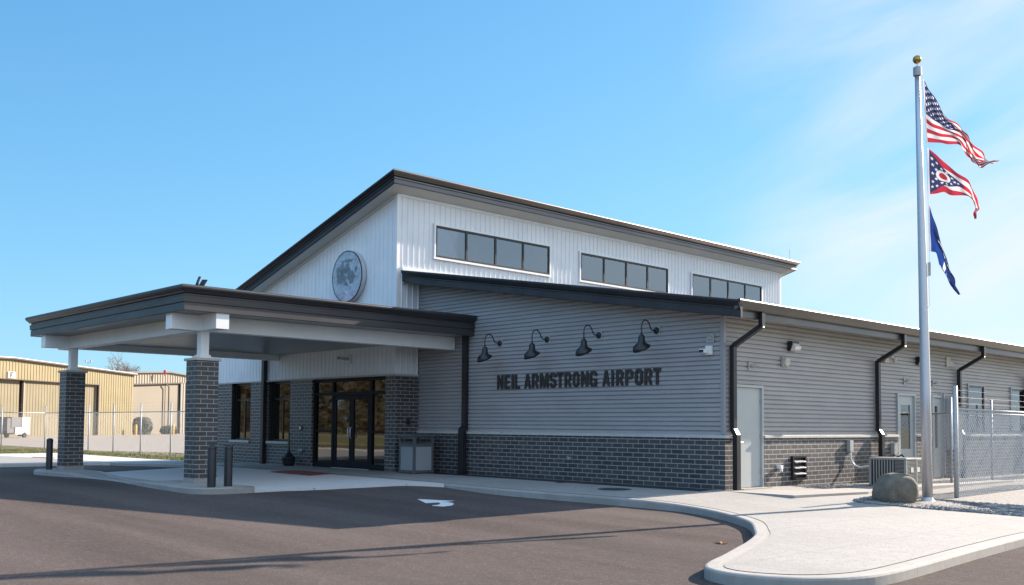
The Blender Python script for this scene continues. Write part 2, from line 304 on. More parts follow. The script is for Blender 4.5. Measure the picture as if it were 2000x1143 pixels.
    def build(s, name, material, parent=None, smooth=False, auto=None, bevel=0):
        me = bpy.data.meshes.new(name); me.from_pydata(s.v, [], s.f); me.materials.append(material)
        me.validate(); me.update()
        o = bpy.data.objects.new(name, me); COL.objects.link(o)
        if parent: o.parent = parent
        if smooth:
            for p in me.polygons: p.use_smooth = True
        if bevel:
            bmd = o.modifiers.new('bevel', 'BEVEL'); bmd.width = bevel; bmd.segments = 2; bmd.limit_method = 'ANGLE'; bmd.angle_limit = math.radians(40)
        if auto:
            import bmesh
            b = bmesh.new(); b.from_mesh(me)
            for e in b.edges:
                if len(e.link_faces) == 2 and e.calc_face_angle(0) > math.radians(auto): e.smooth = False
            for f in b.faces: f.smooth = True
            b.to_mesh(me); b.free()
        return o
def tag(o, label=None, cat=None, group=None, kind=None):
    if label: o['label'] = label
    if cat: o['category'] = cat
    if group: o['group'] = group
    if kind: o['kind'] = kind
    return o
def empty(name, loc=(0, 0, 0), rz=0, label=None, cat=None, group=None):
    o = bpy.data.objects.new(name, None); COL.objects.link(o); o.location = loc; o.rotation_euler = (0, 0, rz); o.empty_display_size = .3
    return tag(o, label, cat, group)
def copy_tree(o, parent=None):
    c = o.copy(); COL.objects.link(c); c.parent = parent
    for ch in list(o.children): copy_tree(ch, c)
    return c
def B(name, material, parent, *bxs, **k):
    mb = MB()
    for b in bxs: mb.box(*b)
    return mb.build(name, material, parent, **k)

# ------------------------------------------------------------------ ground
S = .8; W = 10.2
def clamp(x, a=0., b=1.): return max(a, min(b, x))
def hs(x, y):
    w = clamp((max(0, .8 - y) + max(0, x - 10.2)) / 3.7); return -.012 * max(0, x - 2) * w - .11 * clamp((-x - 6.5) / 6)
def ha(x, y):
    d = math.hypot(x - 3.8, y + 2.4)
    return -.118 - .0128 * clamp(x - 2, 0, 40) + .085 * clamp(1 - d / 2.5) - .10 * clamp((-x - 6.5) / 6)
def grid(name, x0, x1, y0, y1, st, h, material, parent=None):
    nx = max(1, int(round((x1 - x0) / st))); ny = max(1, int(round((y1 - y0) / st))); vs = []; fs = []
    for j in range(ny + 1):
        for i in range(nx + 1):
            x = x0 + (x1 - x0) * i / nx; y = y0 + (y1 - y0) * j / ny; vs.append((x, y, h(x, y)))
    for j in range(ny):
        for i in range(nx):
            a = j * (nx + 1) + i; fs.append((a, a + 1, a + nx + 2, a + nx + 1))
    mb = MB(); mb.add(vs, fs); return mb.build(name, material, parent, smooth=True)
tag(MB().add([(-2500, -2500, -.62), (2500, -2500, -.62), (2500, 2500, -.62), (-2500, 2500, -.62)], [(0, 1, 2, 3)]).build('ground', grassm), kind='structure')
tag(grid('asphalt_lot', -60, 45, -46, 4, .5, ha, asph), kind='structure')
# airfield apron beyond the fence
tag(MB().prism([(-260, 3.4), (-60, 3.4), (-45, 3.2), (-36.3, 2.0), (-31.6, 1.9), (-26.5, 3.6), (-23, 4.9), (-12.6, 5.2), (-12.6, 120), (-260, 120)], -.55, -.24).build('apron', apronm), kind='structure')
# grass strip under the fence
def tuft(name, poly, z, n, mt, hgt, kind='stuff', label=None, cat='grass'):
    xs = [p[0] for p in poly]; ys = [p[1] for p in poly]; mb = MB(); k = 0
    def inside(x, y):
        c = False; j = len(poly) - 1
        for i in range(len(poly)):
            if (poly[i][1] > y) != (poly[j][1] > y) and x < (poly[j][0] - poly[i][0]) * (y - poly[i][1]) / (poly[j][1] - poly[i][1]) + poly[i][0]: c = not c
            j = i
        return c
    while k < n:
        x = random.uniform(min(xs), max(xs)); y = random.uniform(min(ys), max(ys))
        if not inside(x, y): continue
        a = random.uniform(0, 6.28); w = random.uniform(.01, .025); h = hgt * random.uniform(.5, 1.3); dx, dy = math.cos(a) * w, math.sin(a) * w; lx, ly = random.uniform(-.04, .04), random.uniform(-.04, .04)
        mb.add([(x - dx, y - dy, z), (x + dx, y + dy, z), (x + lx, y + ly, z + h)], [(0, 1, 2)]); k += 1
    o = mb.build(name, mt); tag(o, label, cat, kind=kind); return o
GP = [(-60, -6.5), (-40, -4.5), (-25.3, -2.6), (-25.3, .05), (-21.2, 0), (-15.4, .05), (-13.8, .4), (-12.6, .8), (-12.6, 5.2), (-23, 4.9), (-26.5, 3.6), (-31.6, 1.9), (-36.3, 2.0), (-45, 3.2), (-60, 3.4)]
tag(MB().prism(GP, -.55, -.145).build('grass_verge', grassm), kind='structure')
grassb = mat('grass_blades', (.10, .12, .03), .8, col2=(.26, .22, .09), noise_scale=.8)
tuft('grass', [(-40, -4.4), (-25.3, -2.6), (-25.3, .05), (-21.2, 0.02), (-15.4, .07), (-13.8, .42), (-12.7, .9), (-12.7, 5.1), (-23, 4.8), (-26.5, 3.5), (-31.6, 1.8), (-40, 2.4)], -.15, 20000, grassb, .06, label='short green and straw coloured grass along the fence')

def smooth_path(pts, n=4):   # Catmull-Rom
    out_ = []
    for i in range(len(pts) - 1):
        p0 = pts[max(i - 1, 0)]; p1 = pts[i]; p2 = pts[i + 1]; p3 = pts[min(i + 2, len(pts) - 1)]
        for k in range(n):
            t = k / n
            out_.append(tuple(.5 * ((2 * p1[a]) + (-p0[a] + p2[a]) * t + (2 * p0[a] - 5 * p1[a] + 4 * p2[a] - p3[a]) * t * t + (-p0[a] + 3 * p1[a] - 3 * p2[a] + p3[a]) * t ** 3) for a in (0, 1)))
    out_.append(tuple(pts[-1])); return out_
curbR = [(-5.0, -2.12), (-1, -2.12), (2.0, -2.15), (4.6, -2.18), (7.0, -2.18), (9.2, -2.0), (10.44, -1.95), (11.25, -2.0), (12.3, -2.5), (13.35, -3.3), (14.1, -4.3), (14.45, -4.85), (14.8, -5.6), (15.0, -6.1), (15.3, -6.85), (15.5, -7.4), (15.66, -7.72), (15.85, -7.9), (16.15, -7.97), (16.5, -7.87), (16.85, -7.6), (17.08, -7.15), (17.16, -6.6), (17.12, -5.6), (17.02, -4.2), (16.95, -3.0), (16.9, -1.9), (16.88, -.5), (16.87, 1.5), (16.87, 4.0), (16.87, 8), (16.87, 12)]
curbL = [(-13.9, -14), (-13.9, -11), (-13.9, -8), (-13.95, -5.9), (-14.08, -4.4), (-14.1, -3.3), (-13.7, -2.7), (-12.5, -2.28), (-10.8, -2.02), (-9.0, -1.9), (-6.6, -2.03), (-5.0, -2.12)]
front = smooth_path(curbL, 4)[:-1] + smooth_path(curbR, 5)
def offset(path, d):   # to the left of travel = inward
    o_ = []
    for i, p in enumerate(path):
        a = path[max(i - 1, 0)]; b = path[min(i + 1, len(path) - 1)]; dx, dy = b[0] - a[0], b[1] - a[1]; l = math.hypot(dx, dy); o_.append((p[0] - dy / l * d, p[1] + dx / l * d))
    return o_
inner = offset(front, .15); inner2 = offset(front, .21)
def ribbon(p0, p1, h0, h1, mb):
    o = len(mb.v)
    for (a, b) in zip(p0, p1): mb.v += [(a[0], a[1], h0(*a)), (b[0], b[1], h1(*b))]
    for i in range(len(p0) - 1): q = o + 2 * i; mb.f.append((q, q + 2, q + 3, q + 1))
cm = MB()
bull = offset(front, .012); bull2 = offset(front, .035)
ribbon(front, front, lambda x, y: -.5, lambda x, y: hs(x, y) - .03, cm)
ribbon(front, bull, lambda x, y: hs(x, y) - .03, lambda x, y: hs(x, y) - .009, cm)
ribbon(bull, bull2, lambda x, y: hs(x, y) - .009, lambda x, y: hs(x, y), cm)
ribbon(bull2, inner, hs, hs, cm)
ribbon(inner, inner, hs, lambda x, y: hs(x, y) - .012, cm)
# faces were built bottom->top, facing outward
tag(cm.build('kerb', curbm), kind='structure')
jointm = groundmat('kerb_joint', (.26, .24, .22), (.33, .31, .28), 10, bump=.2)
jm = MB(); ribbon(inner, inner2, lambda x, y: hs(x, y) - .006, lambda x, y: hs(x, y) - .006, jm)
tag(jm.build('kerb_joint', jointm), kind='structure')
# sidewalk sheets: strips from the kerb joint to the building line, then the wide right-hand part
sw = MB()
def strip(path, target, mb, nseg=6, h=hs):
    o = len(mb.v); m1 = nseg + 1
    for p in path:
        q = target(p)
        for k in range(m1):
            x = p[0] + (q[0] - p[0]) * k / nseg; y = p[1] + (q[1] - p[1]) * k / nseg; mb.v.append((x, y, h(x, y) - (0.0 if k else .001)))
    for i in range(len(path) - 1):
        for k in range(nseg):
            a = o + i * m1 + k; mb.f.append((a, a + m1, a + m1 + 1, a + 1))
mid = [p for p in inner2 if -13.3 <= p[0] <= 13.2 and p[1] > -3.6]
strip(mid, lambda p: (p[0], .9 if p[0] < 10.2 else 3.2), sw)
rest = [p for p in inner2 if p[0] > 13.0 and not (p[0] <= 13.2 and p[1] > -3.6)]
rest = [mid[-1]] + rest
strip(rest, lambda p: (mid[-1][0], max(p[1], mid[-1][1]) if p[1] > mid[-1][1] else mid[-1][1]) , MB(), 1)
left = [p for p in inner2 if p[0] < -13.2]
strip(left, lambda p: (-34, p[1] * .35 - 4.0 if p[1] > -8 else p[1]), sw, 4)
# right part as a fan of cells clipped to the kerb outline
RP = rest
poly = [(13.0, 3.2)] + [(mid[-1][0], mid[-1][1])] + [p for p in RP[1:] if p[1] < 3.2] + [(16.69, 3.2)]
cells = []
import bmesh
bm = bmesh.new()
vs = [bm.verts.new((x, y, 0)) for x, y in poly]
fc = bm.faces.new(vs)
for gx in [13.0 + .5 * i for i in range(1, 9)]:
    bmesh.ops.bisect_plane(bm, geom=bm.faces[:] + bm.edges[:] + bm.verts[:], plane_co=(gx, 0, 0), plane_no=(1, 0, 0))
for gy in [-8 + .6 * i for i in range(1, 20)]:
    bmesh.ops.bisect_plane(bm, geom=bm.faces[:] + bm.edges[:] + bm.verts[:], plane_co=(0, gy, 0), plane_no=(0, 1, 0))
bm.normal_update()
o = len(sw.v)
for v in bm.verts: v.index = -1
for i, v in enumerate(bm.verts): v.index = i; sw.v.append((v.co.x, v.co.y, hs(v.co.x, v.co.y)))
for f in bm.faces:
    ids = [o + v.index for v in f.verts]
    if f.normal.z < 0: ids.reverse()
    sw.f.append(tuple(ids))
bm.free()
# grass side of the left walk and the walk between kerb and verge
tag(sw.build('sidewalk', conc), kind='structure')
tag(MB().prism([(-34, -16), (-13.7, -16), (-13.7, -3.2), (-13.2, -2.4), (-12.0, -2.0), (-12.3, .9), (-12.6, .79), (-13.8, .39), (-15.4, .04), (-21.2, -.01), (-25.3, .04), (-25.3, -2.61), (-40, -4.51), (-40, -16)], -.5, -.117).build('sidewalk', padm), kind='structure')
padr = mat('red_paving', (.22, .05, .04), .8, col2=(.16, .04, .035), noise_scale=30, bump=.6, bump_scale=120)
tag(MB().prism([(-20.6, -2.7), (-18.9, -3.4), (-17.6, -3.15), (-19.0, -2.35)], -.2, -.112).build('tactile_pad', padr), 'red tactile pad set in the sunlit pavement near the fence', 'paving pad')
tag(MB().prism([(-2.05, -2.62), (.05, -2.72), (-.1, -1.85), (-2.2, -1.72)], -.02, .006).build('tactile_pad', padr), 'dark red tactile pad in front of the glass entrance doors', 'paving pad')
# concrete drive under the canopy
def hz(x, y):
    t = clamp((-2.1 - y) / 4.1); return -.008 - .112 * t
PD = [(3.33, -6.2), (3.28, -5.3), (3.75, -3.8), (4.1, -2.75), (4.75, -2.19), (-6.2, -2.13), (-6.25, -3.1), (-6.15, -5.5), (-6.1, -6.2)]
tag(MB().prism(PD, -.5, hz).build('drive_slab', padm), kind='structure')
# canopy island with dropped middle
def his(x):
    return -.002 - .098 * (clamp((x + 4.7) / 1.1) if x < -1 else clamp((.2 - x) / 1.2))
fr = smooth_path([(-7.25, -6.25), (-7.2, -6.75), (-6.8, -7.15), (-6.1, -7.32), (-5.0, -7.2), (-4.0, -6.95), (-2.8, -6.85), (-1.4, -6.95), (0, -7.15), (1.2, -7.3), (2.5, -7.38), (3.05, -7.3), (3.33, -6.95), (3.36, -6.5), (3.36, -6.2)], 4)
im = MB()
n = len(fr); o = 0
bk = [(p[0], -6.12 if p[0] < 3.34 else -6.2) for p in fr]
fr_in = offset(fr, .03)
for (p, pi, q) in zip(fr, fr_in, bk):
    h = his(p[0]); im.v += [(p[0], p[1], -.5), (p[0], p[1], h - .025), (pi[0], pi[1], h), (q[0], max(q[1], p[1] + .001), h), (q[0], max(q[1], p[1] + .001), -.5)]
for i in range(n - 1):
    a = i * 5
    for k in range(4): im.f.append((a + k, a + 5 + k, a + 6 + k, a + k + 1))
tag(im.build('kerb_island', curbm), kind='structure')
linem = mat('pale_paint_line', (.62, .64, .66), .7, col2=(.5, .52, .54), noise_scale=12)
lm = MB()
lp = smooth_path([(-4.6, -7.0), (-3.9, -6.88), (-2.8, -6.80), (-1.5, -6.88), (-.4, -7.02)], 5)
ribbon(lp, offset(lp, .035), lambda x, y: his(x) + .004, lambda x, y: his(x) + .004, lm)
lp = smooth_path([(-5.6, -6.35), (-4.6, -6.22), (-3.4, -6.32), (-2, -6.55), (-.4, -6.75), (1.1, -6.86)], 5)
ribbon(lp, offset(lp, .035), lambda x, y: his(x) + .004, lambda x, y: his(x) + .004, lm)
tag(lm.build('kerb_line', linem), kind='structure')
# painted arrow on the asphalt
arrowm = mat('white_road_paint', (.72, .72, .70), .7, col2=(.60, .60, .58), noise_scale=20)
am = MB()
def flat(poly, mb, dz=.004):
    o = len(mb.v); mb.v += [(x, y, ha(x, y) + dz) for x, y in poly]
    for a, b, c in tessellate_polygon([[Vector((x, y, 0)) for x, y in poly]]):
        A, B_, C_ = poly[a], poly[b], poly[c]
        if (B_[0] - A[0]) * (C_[1] - A[1]) - (B_[1] - A[1]) * (C_[0] - A[0]) < 0: a, c = c, a
        mb.f.append((o + a, o + b, o + c))
ARROW_PX = ([(815, 975.2), (889, 978.8), (862, 981.5), (832, 983.4)], [(856, 981.8), (872, 981.2), (883, 982.5), (887, 985), (882, 988), (866, 990), (844, 988.5), (845, 987.3), (855, 986.6), (859, 985), (860, 983.5)])
def hitz(u, v, h):
    d = F + R * ((u - 1000) / 1928.36) - U * ((v - 735.05) / 1928.36); c = Vector((21.8786, -16.5483, 1.3053)); z = -.15
    for _ in range(12):
        t = (z - c.z) / d.z; q = c + d * t; z = h(q.x, q.y)
    return (q.x, q.y)
for pl in ARROW_PX: flat([hitz(u, v, ha) for u, v in pl], am)
tag(am.build('painted_arrow', arrowm), kind='structure')
# manhole lids
for (x, y, rr) in ((8.32, -.5, .36), (6.2, .1, .12)):
    tag(MB().lathe((x, y, hs(x, y) - .02), [(rr, 0), (rr, .024), (rr * .9, .028)], 28).build('manhole_cover', mat('iron_cover', (.05, .05, .055), .6, .4)),
        'large round iron manhole cover in the pavement by the sign wall' if rr > .2 else 'small round cleanout cover close to the foot of the brick wall', 'manhole cover')
# fallen leaves
leafm = mat('orange_leaf', (.45, .17, .04), .7, col2=(.16, .10, .05), noise_scale=18)
def leaf(u, v, sz, lab):
    x, y = hitz(u, v, ha); z = ha(x, y) + .004; mb = MB(); vs = []
    for k in range(14):
        a = 2 * math.pi * k / 14; rr = sz * (1 if k % 2 else .62); vs.append((x + math.cos(a) * rr * 1.5, y + math.sin(a) * rr, z + .018 * (k % 3) * sz / .07 * .5))
    vs.append((x, y, z + .012)); mb.add(vs, [(k, (k + 1) % 14, 14) for k in range(14)]); tag(mb.build('fallen_leaf', leafm), lab, 'leaf')
leaf(1409, 1062, .075, 'orange and brown fallen leaf on the asphalt inside the curved kerb')
leaf(1190, 1040, .03, 'small reddish leaf lying in the middle of the asphalt')
# gravel bed round the flagpole and behind
GB = [(12.55, 2.45), (12.75, 1.25), (13.05, .98), (13.7, 1.16), (15.0, 1.2), (16.3, 1.15), (16.3, 3.3), (13.9, 3.3), (12.6, 3.2)]
def hg(x, y): return hs(x, y) + .012
tag(MB().prism(GB, -.5, hg).build('gravel_bed', gravm), kind='structure')
tag(MB().prism([(10.18, 3.0), (16.69, 3.0), (16.69, 3.2), (16.69, 40), (10.18, 40)], -.5, -.135).build('side_yard', gravm), kind='structure')
tag(MB().prism([(10.18, .6), (11.9, .6), (12.2, 3.0), (11.9, 5.0), (11.9, 12.0), (10.18, 12.0)], -.45, lambda x, y: -.006 - .012 * clamp(y - 2, 0, 8)).build('side_pavement', curbm), kind='structure')
stonem = mat('gravel_stone', (.30, .29, .27), .8, col2=(.09, .09, .095), noise_scale=4, ramp=(.4, .6))
def stones(poly, n, z, s0, s1, lab):
    mb = MB(); xs = [p[0] for p in poly]; ys = [p[1] for p in poly]
    def inside(x, y):
        c = False; j = len(poly) - 1
        for i in range(len(poly)):
            if (poly[i][1] > y) != (poly[j][1] > y) and x < (poly[j][0] - poly[i][0]) * (y - poly[i][1]) / (poly[j][1] - poly[i][1]) + poly[i][0]: c = not c
            j = i
        return c
    k = 0
    while k < n:
        x = random.uniform(min(xs), max(xs)); y = random.uniform(min(ys), max(ys))
        if not inside(x, y): continue
        s_ = random.uniform(s0, s1); zz = z(x, y) + s_ * .3; vs = []
        for q in ((1, 0, 0), (-1, 0, 0), (0, 1, 0), (0, -1, 0), (0, 0, 1), (0, 0, -1)):
            vs.append((x + q[0] * s_ * random.uniform(.7, 1.2), y + q[1] * s_ * random.uniform(.7, 1.2), zz + q[2] * s_ * random.uniform(.5, .9)))
        mb.add(vs, [(0, 2, 4), (2, 1, 4), (1, 3, 4), (3, 0, 4), (2, 0, 5), (1, 2, 5), (3, 1, 5), (0, 3, 5)]); k += 1
    tag(mb.build('gravel', stonem), lab, 'gravel', kind='stuff')
stones(GB, 9000, hg, .012, .03, 'loose grey gravel round the boulder and flagpole')
stones([(10.3, 2.7), (11.1, 3.2), (11.3, 5.3), (10.3, 7.5)], 2500, lambda x, y: -.012 - .012 * clamp(y - 2, 0, 8), .006, .02, 'thin pale gravel scattered at the foot of the side wall')
# lawn, path and woods in front (reflected in the entrance glass)
tag(MB().prism([(-200, -200), (80, -200), (80, -24), (-60.5, -24), (-60.5, 1), (-200, 1)], -.5, lambda x, y: -.10 if y > -30 else -.1).build('lawn', grassm), kind='structure')
tag(MB().prism([(-200, -52), (60, -52), (60, -49), (-200, -49)], -.3, -.09).build('path', conc), kind='structure')

# ------------------------------------------------------------------ building
bld = empty('terminal_building', (0, 0, 0), 0, 'terminal building with grey siding, dark brick base and white upper block with sloping roof', 'building')
zmain = lambda x: 7.738 + .289 * x
zlow = lambda x: 5.256 - .162 * x
ZB = 1.067; ZC = 1.15; ZE = 2.655
# brick
B('brick_wall', brick, bld, (-.43, .05, -.02, .3, -.3, ZE), (-.2, .05, .3, .78, -.3, ZE))
B('brick_wall', brick, bld, (-12.35, -9.2, -.02, .3, -.3, ZE), (-9.2, -7.9, -.02, .3, -.3, .66), (-7.9, -6.75, -.02, .3, -.3, ZE), (-6.75, -5.42, -.02, .3, -.3, .66), (-5.42, -4.17, -.02, .3, -.3, ZE))
B('brick_wall', brick, bld, (.05, 10.21, .77, 1.0, -.3, ZB))
B('brick_wall', brick, bld, (9.9, 10.21, 1.0, 1.17, -.3, ZB), (9.9, 10.21, 2.25, 8.72, -.3, ZB), (9.9, 10.21, 9.8, 10.85, -.3, ZB), (9.9, 10.21, 11.55, 32, -.3, ZB))
B('brick_wall', brick, bld, (-12.35, -12.05, .3, 20, -.3, ZE))
# stone copings
cp = MB(); cp.sweep([(.05, .77, ZB), (10.21, .77, ZB), (10.21, 1.17, ZB)], [(-.1, 0), (.035, 0), (.035, .05), (-.1, .083)]); cp.sweep([(10.21, 2.25, ZB), (10.21, 8.72, ZB)], [(-.1, 0), (.035, 0), (.035, .05), (-.1, .083)]); cp.sweep([(10.21, 9.8, ZB), (10.21, 10.85, ZB)], [(-.1, 0), (.035, 0), (.035, .05), (-.1, .083)]); cp.sweep([(10.21, 11.55, ZB), (10.21, 32, ZB)], [(-.1, 0), (.035, 0), (.035, .05), (-.1, .083)])
cp.build('coping', stone, bld)
cp = MB(); cp.sweep([(-12.35, -.02, ZE), (.05, -.02, ZE), (.05, .78, ZE)], [(-.1, 0), (.03, 0), (.03, .04), (-.1, .06)]); cp.build('coping', stone, bld)
# corrugated siding: real profile, clipped under the roof
def hsiding(mb, z0, z1, xa, xb, plane, axis):
    p = .0985; prof = [(0, 0), (.066, 0), (.071, .030), (.092, .030), (.0985, 0)]
    z = z0; pts = []
    while z < z1:
        for a, d in prof[:-1]: pts.append((z + a, d))
        z += p
    pts.append((z, 0))
    for i in range(len(pts) - 1):
        (za, da), (zb, db) = pts[i], pts[i + 1]
        ea, eb = xb(za), xb(zb); sa, sb = xa(za), xa(zb)
        if ea <= sa and eb <= sb: continue
        ea = max(ea, sa); eb = max(eb, sb)
        if axis == 'x': mb.add([(sa, plane + da, za), (ea, plane + da, za), (eb, plane + db, zb), (sb, plane + db, zb)], [(0, 1, 2, 3)])
        else: mb.add([(plane - da, sa, za), (plane - da, ea, za), (plane - db, eb, zb), (plane - db, sb, zb)], [(0, 1, 2, 3)])
sm = MB(); hsiding(sm, ZC - .02, 5.4, lambda z: 0.0, lambda z: min(10.13, (5.256 + .05 - z) / .162), .80, 'x'); sm.build('siding_wall', siding, bld)
sm = MB()
ztop = 3.66
def seg(y0, y1, za, zb): hsiding(sm, za, zb, lambda z: y0, lambda z: y1, 10.165, 'y')
seg(.86, 1.17, ZC - .02, ztop); seg(1.17, 2.25, ZC - .02 + .0985 * 11, ztop); seg(2.25, 8.70, ZC - .02, ztop); seg(8.70, 9.82, ZC - .02 + .0985 * 11, ztop); seg(9.82, 10.85, ZC - .02, ztop); seg(10.85, 11.55, ZC - .02 + .0985 * 11, ztop); seg(11.55, 31.9, ZC - .02, ztop)
sm.build('siding_wall', siding, bld)
B('corner_trim', mat('grey_corner_trim', (.30, .30, .315), .4, .2), bld, (10.09, 10.175, .785, .87, ZC - .01, 3.62))
B('wall_core', interior, bld, (0.05, 10.1, .84, .95, 0, 3.55), (9.95, 10.12, .95, 1.2, 0, 3.55), (9.95, 10.12, 2.2, 8.75, 0, 3.55), (9.95, 10.12, 9.78, 10.87, 0, 3.55), (9.95, 10.12, 11.53, 31.6, 0, 3.55), (-12, 9.9, 31.5, 31.7, 0, 3.5))
# white ribbed siding
def vprof(a0, a1, per, rib, tip, h):
    pts = []; a = a0
    while a < a1 - 1e-6:
        pts += [(a, 0), (a + per - rib, 0), (a + per - rib + (rib - tip) / 2, h), (a + per - (rib - tip) / 2, h)]; a += per
    pts = [p for p in pts if p[0] < a1]; pts.append((a1, 0)); return pts
gm = MB(); pts = vprof(-12.3, -.0, .205, .016, .010, -.022)
for (a, da), (b, db) in zip(pts, pts[1:]): gm.add([(a, 0 - da, 2.70), (b, 0 - db, 2.70), (b, 0 - db, zmain(b) + .05), (a, 0 - da, zmain(a) + .05)], [(0, 1, 2, 3)])
gm.build('gable_siding', white, bld)
gm = MB(); pts = vprof(0.0, 20.0, .1965, .046, .018, .024)
for (a, da), (b, db) in zip(pts, pts[1:]):
    gm.add([(0 + da, a, 2.70 if b <= .82 else 3.6), (0 + db, b, 2.70 if b <= .82 else 3.6), (0 + db, b, 7.76), (0 + da, a, 7.76)], [(0, 1, 2, 3)])
gm.build('clerestory_siding', white, bld)
B('corner_trim', whitetrim, bld, (-.09, .022, -.022, .0, 2.72, 7.70), (.0, .022, -.0, .085, 2.72, 7.72))
B('corner_trim', whitetrim, bld, (0.0, .03, 19.9, 20.02, 3.8, 7.7))
B('frieze_trim', whitetrim, bld, (.0, .03, .085, 19.9, 7.66, 7.735))
fr_ = MB(); fr_.add([(-12.3, -.03, zmain(-12.3) - .075), (-.09, -.03, zmain(-.09) - .075), (-.09, -.03, zmain(-.09) - .002), (-12.3, -.03, zmain(-12.3) - .002), (-12.3, .01, zmain(-12.3) - .075), (-.09, .01, zmain(-.09) - .075), (-.09, .01, zmain(-.09) - .002), (-12.3, .01, zmain(-12.3) - .002)], [(0, 1, 2, 3), (0, 4, 5, 1)]); fr_.build('frieze_trim', soffitm, bld)
B('roof_flashing', whitetrim, bld, (.0, .05, .16, 20.0, 5.50, 5.70))
B('back_wall', white, bld, (-12.3, 0, 19.9, 20, 0, 4.3), (-12.3, -12.2, .3, 19.9, 2.7, 4.2))
# gable end at the back
MB().add([(-12.3, 20, 4.0), (0, 20, 4.0), (0, 20, 7.78), (-12.3, 20, 4.23)], [(0, 3, 2, 1)]).build('back_wall', white, bld)
B('floor', interior, bld, (-12, 10, .2, 31, -.05, 0.0))
# main roof
def slab(mb, x0, x1, y0, y1, zf, th, dz=0):
    vs = [(x, y, zf(x) + d + dz) for d in (0, th) for x, y in ((x0, y0), (x1, y0), (x1, y1), (x0, y1))]
    return mb.add(vs, [(0, 3, 2, 1), (4, 5, 6, 7), (0, 1, 5, 4), (1, 2, 6, 5), (2, 3, 7, 6), (3, 0, 4, 7)])
roof = slab(MB(), -12.95, .47, -.47, 20.47, zmain, .30, .02).build('roof', darkm, bld)
slab(MB(), -12.95, .475, -.475, 20.475, zmain, .018).build('soffit', soffitm, roof)
pf = [(-.05, -.012), (.0, -.012), (.026, -.0), (.008, .115), (.03, .125), (.03, .165), (.0, .172), (.0, .19), (.045, .195), (.06, .225), (.10, .262), (.13, .29), (.137, .315), (.128, .342), (.105, .358), (-.05, .362)]
PM = [(-12.95, -.47, zmain(-12.95)), (.47, -.47, zmain(.47)), (.47, 20.47, zmain(.47)), (-12.95, 20.47, zmain(-12.95))]
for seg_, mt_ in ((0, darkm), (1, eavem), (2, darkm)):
    q_ = MB(); q_.sweep(PM, pf, only=(seg_,)); used = sorted({i for f in q_.f for i in f}); mp2 = {a: b for b, a in enumerate(used)}; q_.v = [q_.v[i] for i in used]; q_.f = [tuple(mp2[i] for i in f) for f in q_.f]
    q_.build('fascia', mt_, roof, auto=20)
# low roof
roof2 = slab(MB(), .03, 10.86, .17, 31.9, zlow, .26, .02).build('roof', darkm, bld)
slab(MB(), .03, 10.865, .165, 31.9, zlow, .018).build('soffit', soffitm, roof2)
pf2 = [(-.05, -.012), (.0, -.012), (.014, 0), (.014, .15), (.03, .16), (.03, .19), (.07, .215), (.10, .26), (.12, .30), (.12, .335), (.09, .345), (-.05, .345)]
MB().sweep([(.12, .17, zlow(.12)), (11.0, .17, zlow(11.0) + .0)], pf2).build('fascia', darkm, roof2)
ze = zlow(10.86)
gutf = MB().sweep([(10.87, .2, ze), (10.87, 31.9, ze)], [(-.04, -.012), (.0, -.012), (.012, 0), (.012, .20), (-.04, .20)]).build('fascia', gutm, roof2)
MB().sweep([(10.885, .10, ze + .135), (10.885, 31.9, ze + .135)], [(0, .01), (.05, 0), (.085, .02), (.10, .06), (.12, .11), (.142, .145), (.152, .165), (.150, .185), (.138, .203), (.118, .212), (.105, .205), (.0, .185)]).build('gutter', gutm, roof2, auto=35)
# clerestory windows
wins = [(1.34, 6.04, 4), (7.53, 12.24, 4), (13.73, 18.47, 4)]
for (a, b, n_) in wins:
    w_ = B('window', darkm2, bld, (.02, .062, a, b, 6.965, 7.025), (.02, .062, a, b, 6.11, 6.165), (.02, .062, a, a + .05, 6.165, 6.965), (.02, .062, b - .05, b, 6.165, 6.965),
           *[(.02, .058, a + (b - a) * k / n_ - .035, a + (b - a) * k / n_ + .035, 6.165, 6.965) for k in range(1, n_)])
    B('frame', whitetrim, w_, (.017, .072, a - .06, b + .06, 7.027, 7.08), (.017, .075, a - .07, b + .07, 6.05, 6.108), (.017, .07, a - .055, a - .002, 6.108, 7.027), (.017, .07, b + .002, b + .055, 6.108, 7.027))
    for k in range(n_):
        y0 = a + (b - a) * k / n_ + .04; y1 = a + (b - a) * (k + 1) / n_ - .04
        B('pane', glass_c, w_, (.030, .036, y0, y1, 6.166, 6.964))
    B('blind', mat('pale_blind', (.55, .56, .57), .7), w_, (.019, .023, a + .05, b - .05, 6.15, 6.98))
# gable windows (in brick reveals)
for (a, b) in ((-9.2, -7.9), (-6.75, -5.42)):
    w_ = B('window', darkm2, bld, (a, b, .13, .19, 2.58, ZE), (a, b, .13, .19, .74, .80), (a, a + .06, .13, .19, .80, 2.58), (b - .06, b, .13, .19, .80, 2.58), (a + .06, b - .06, .13, .19, 2.06, 2.12), (a + .62, a + .68, .13, .19, .80, 2.06))
    B('sill', stone, w_, (a - .0, b + .0, -.09, .2, .662, .738))
    B('pane', glass_e, w_, (a + .05, b - .05, .155, .161, .79, 2.6))
    B('reveal', darkm2, w_, (a, a + .004, .0, .3, .74, ZE), (a, b, .0, .3, ZE - .006, ZE - .002))
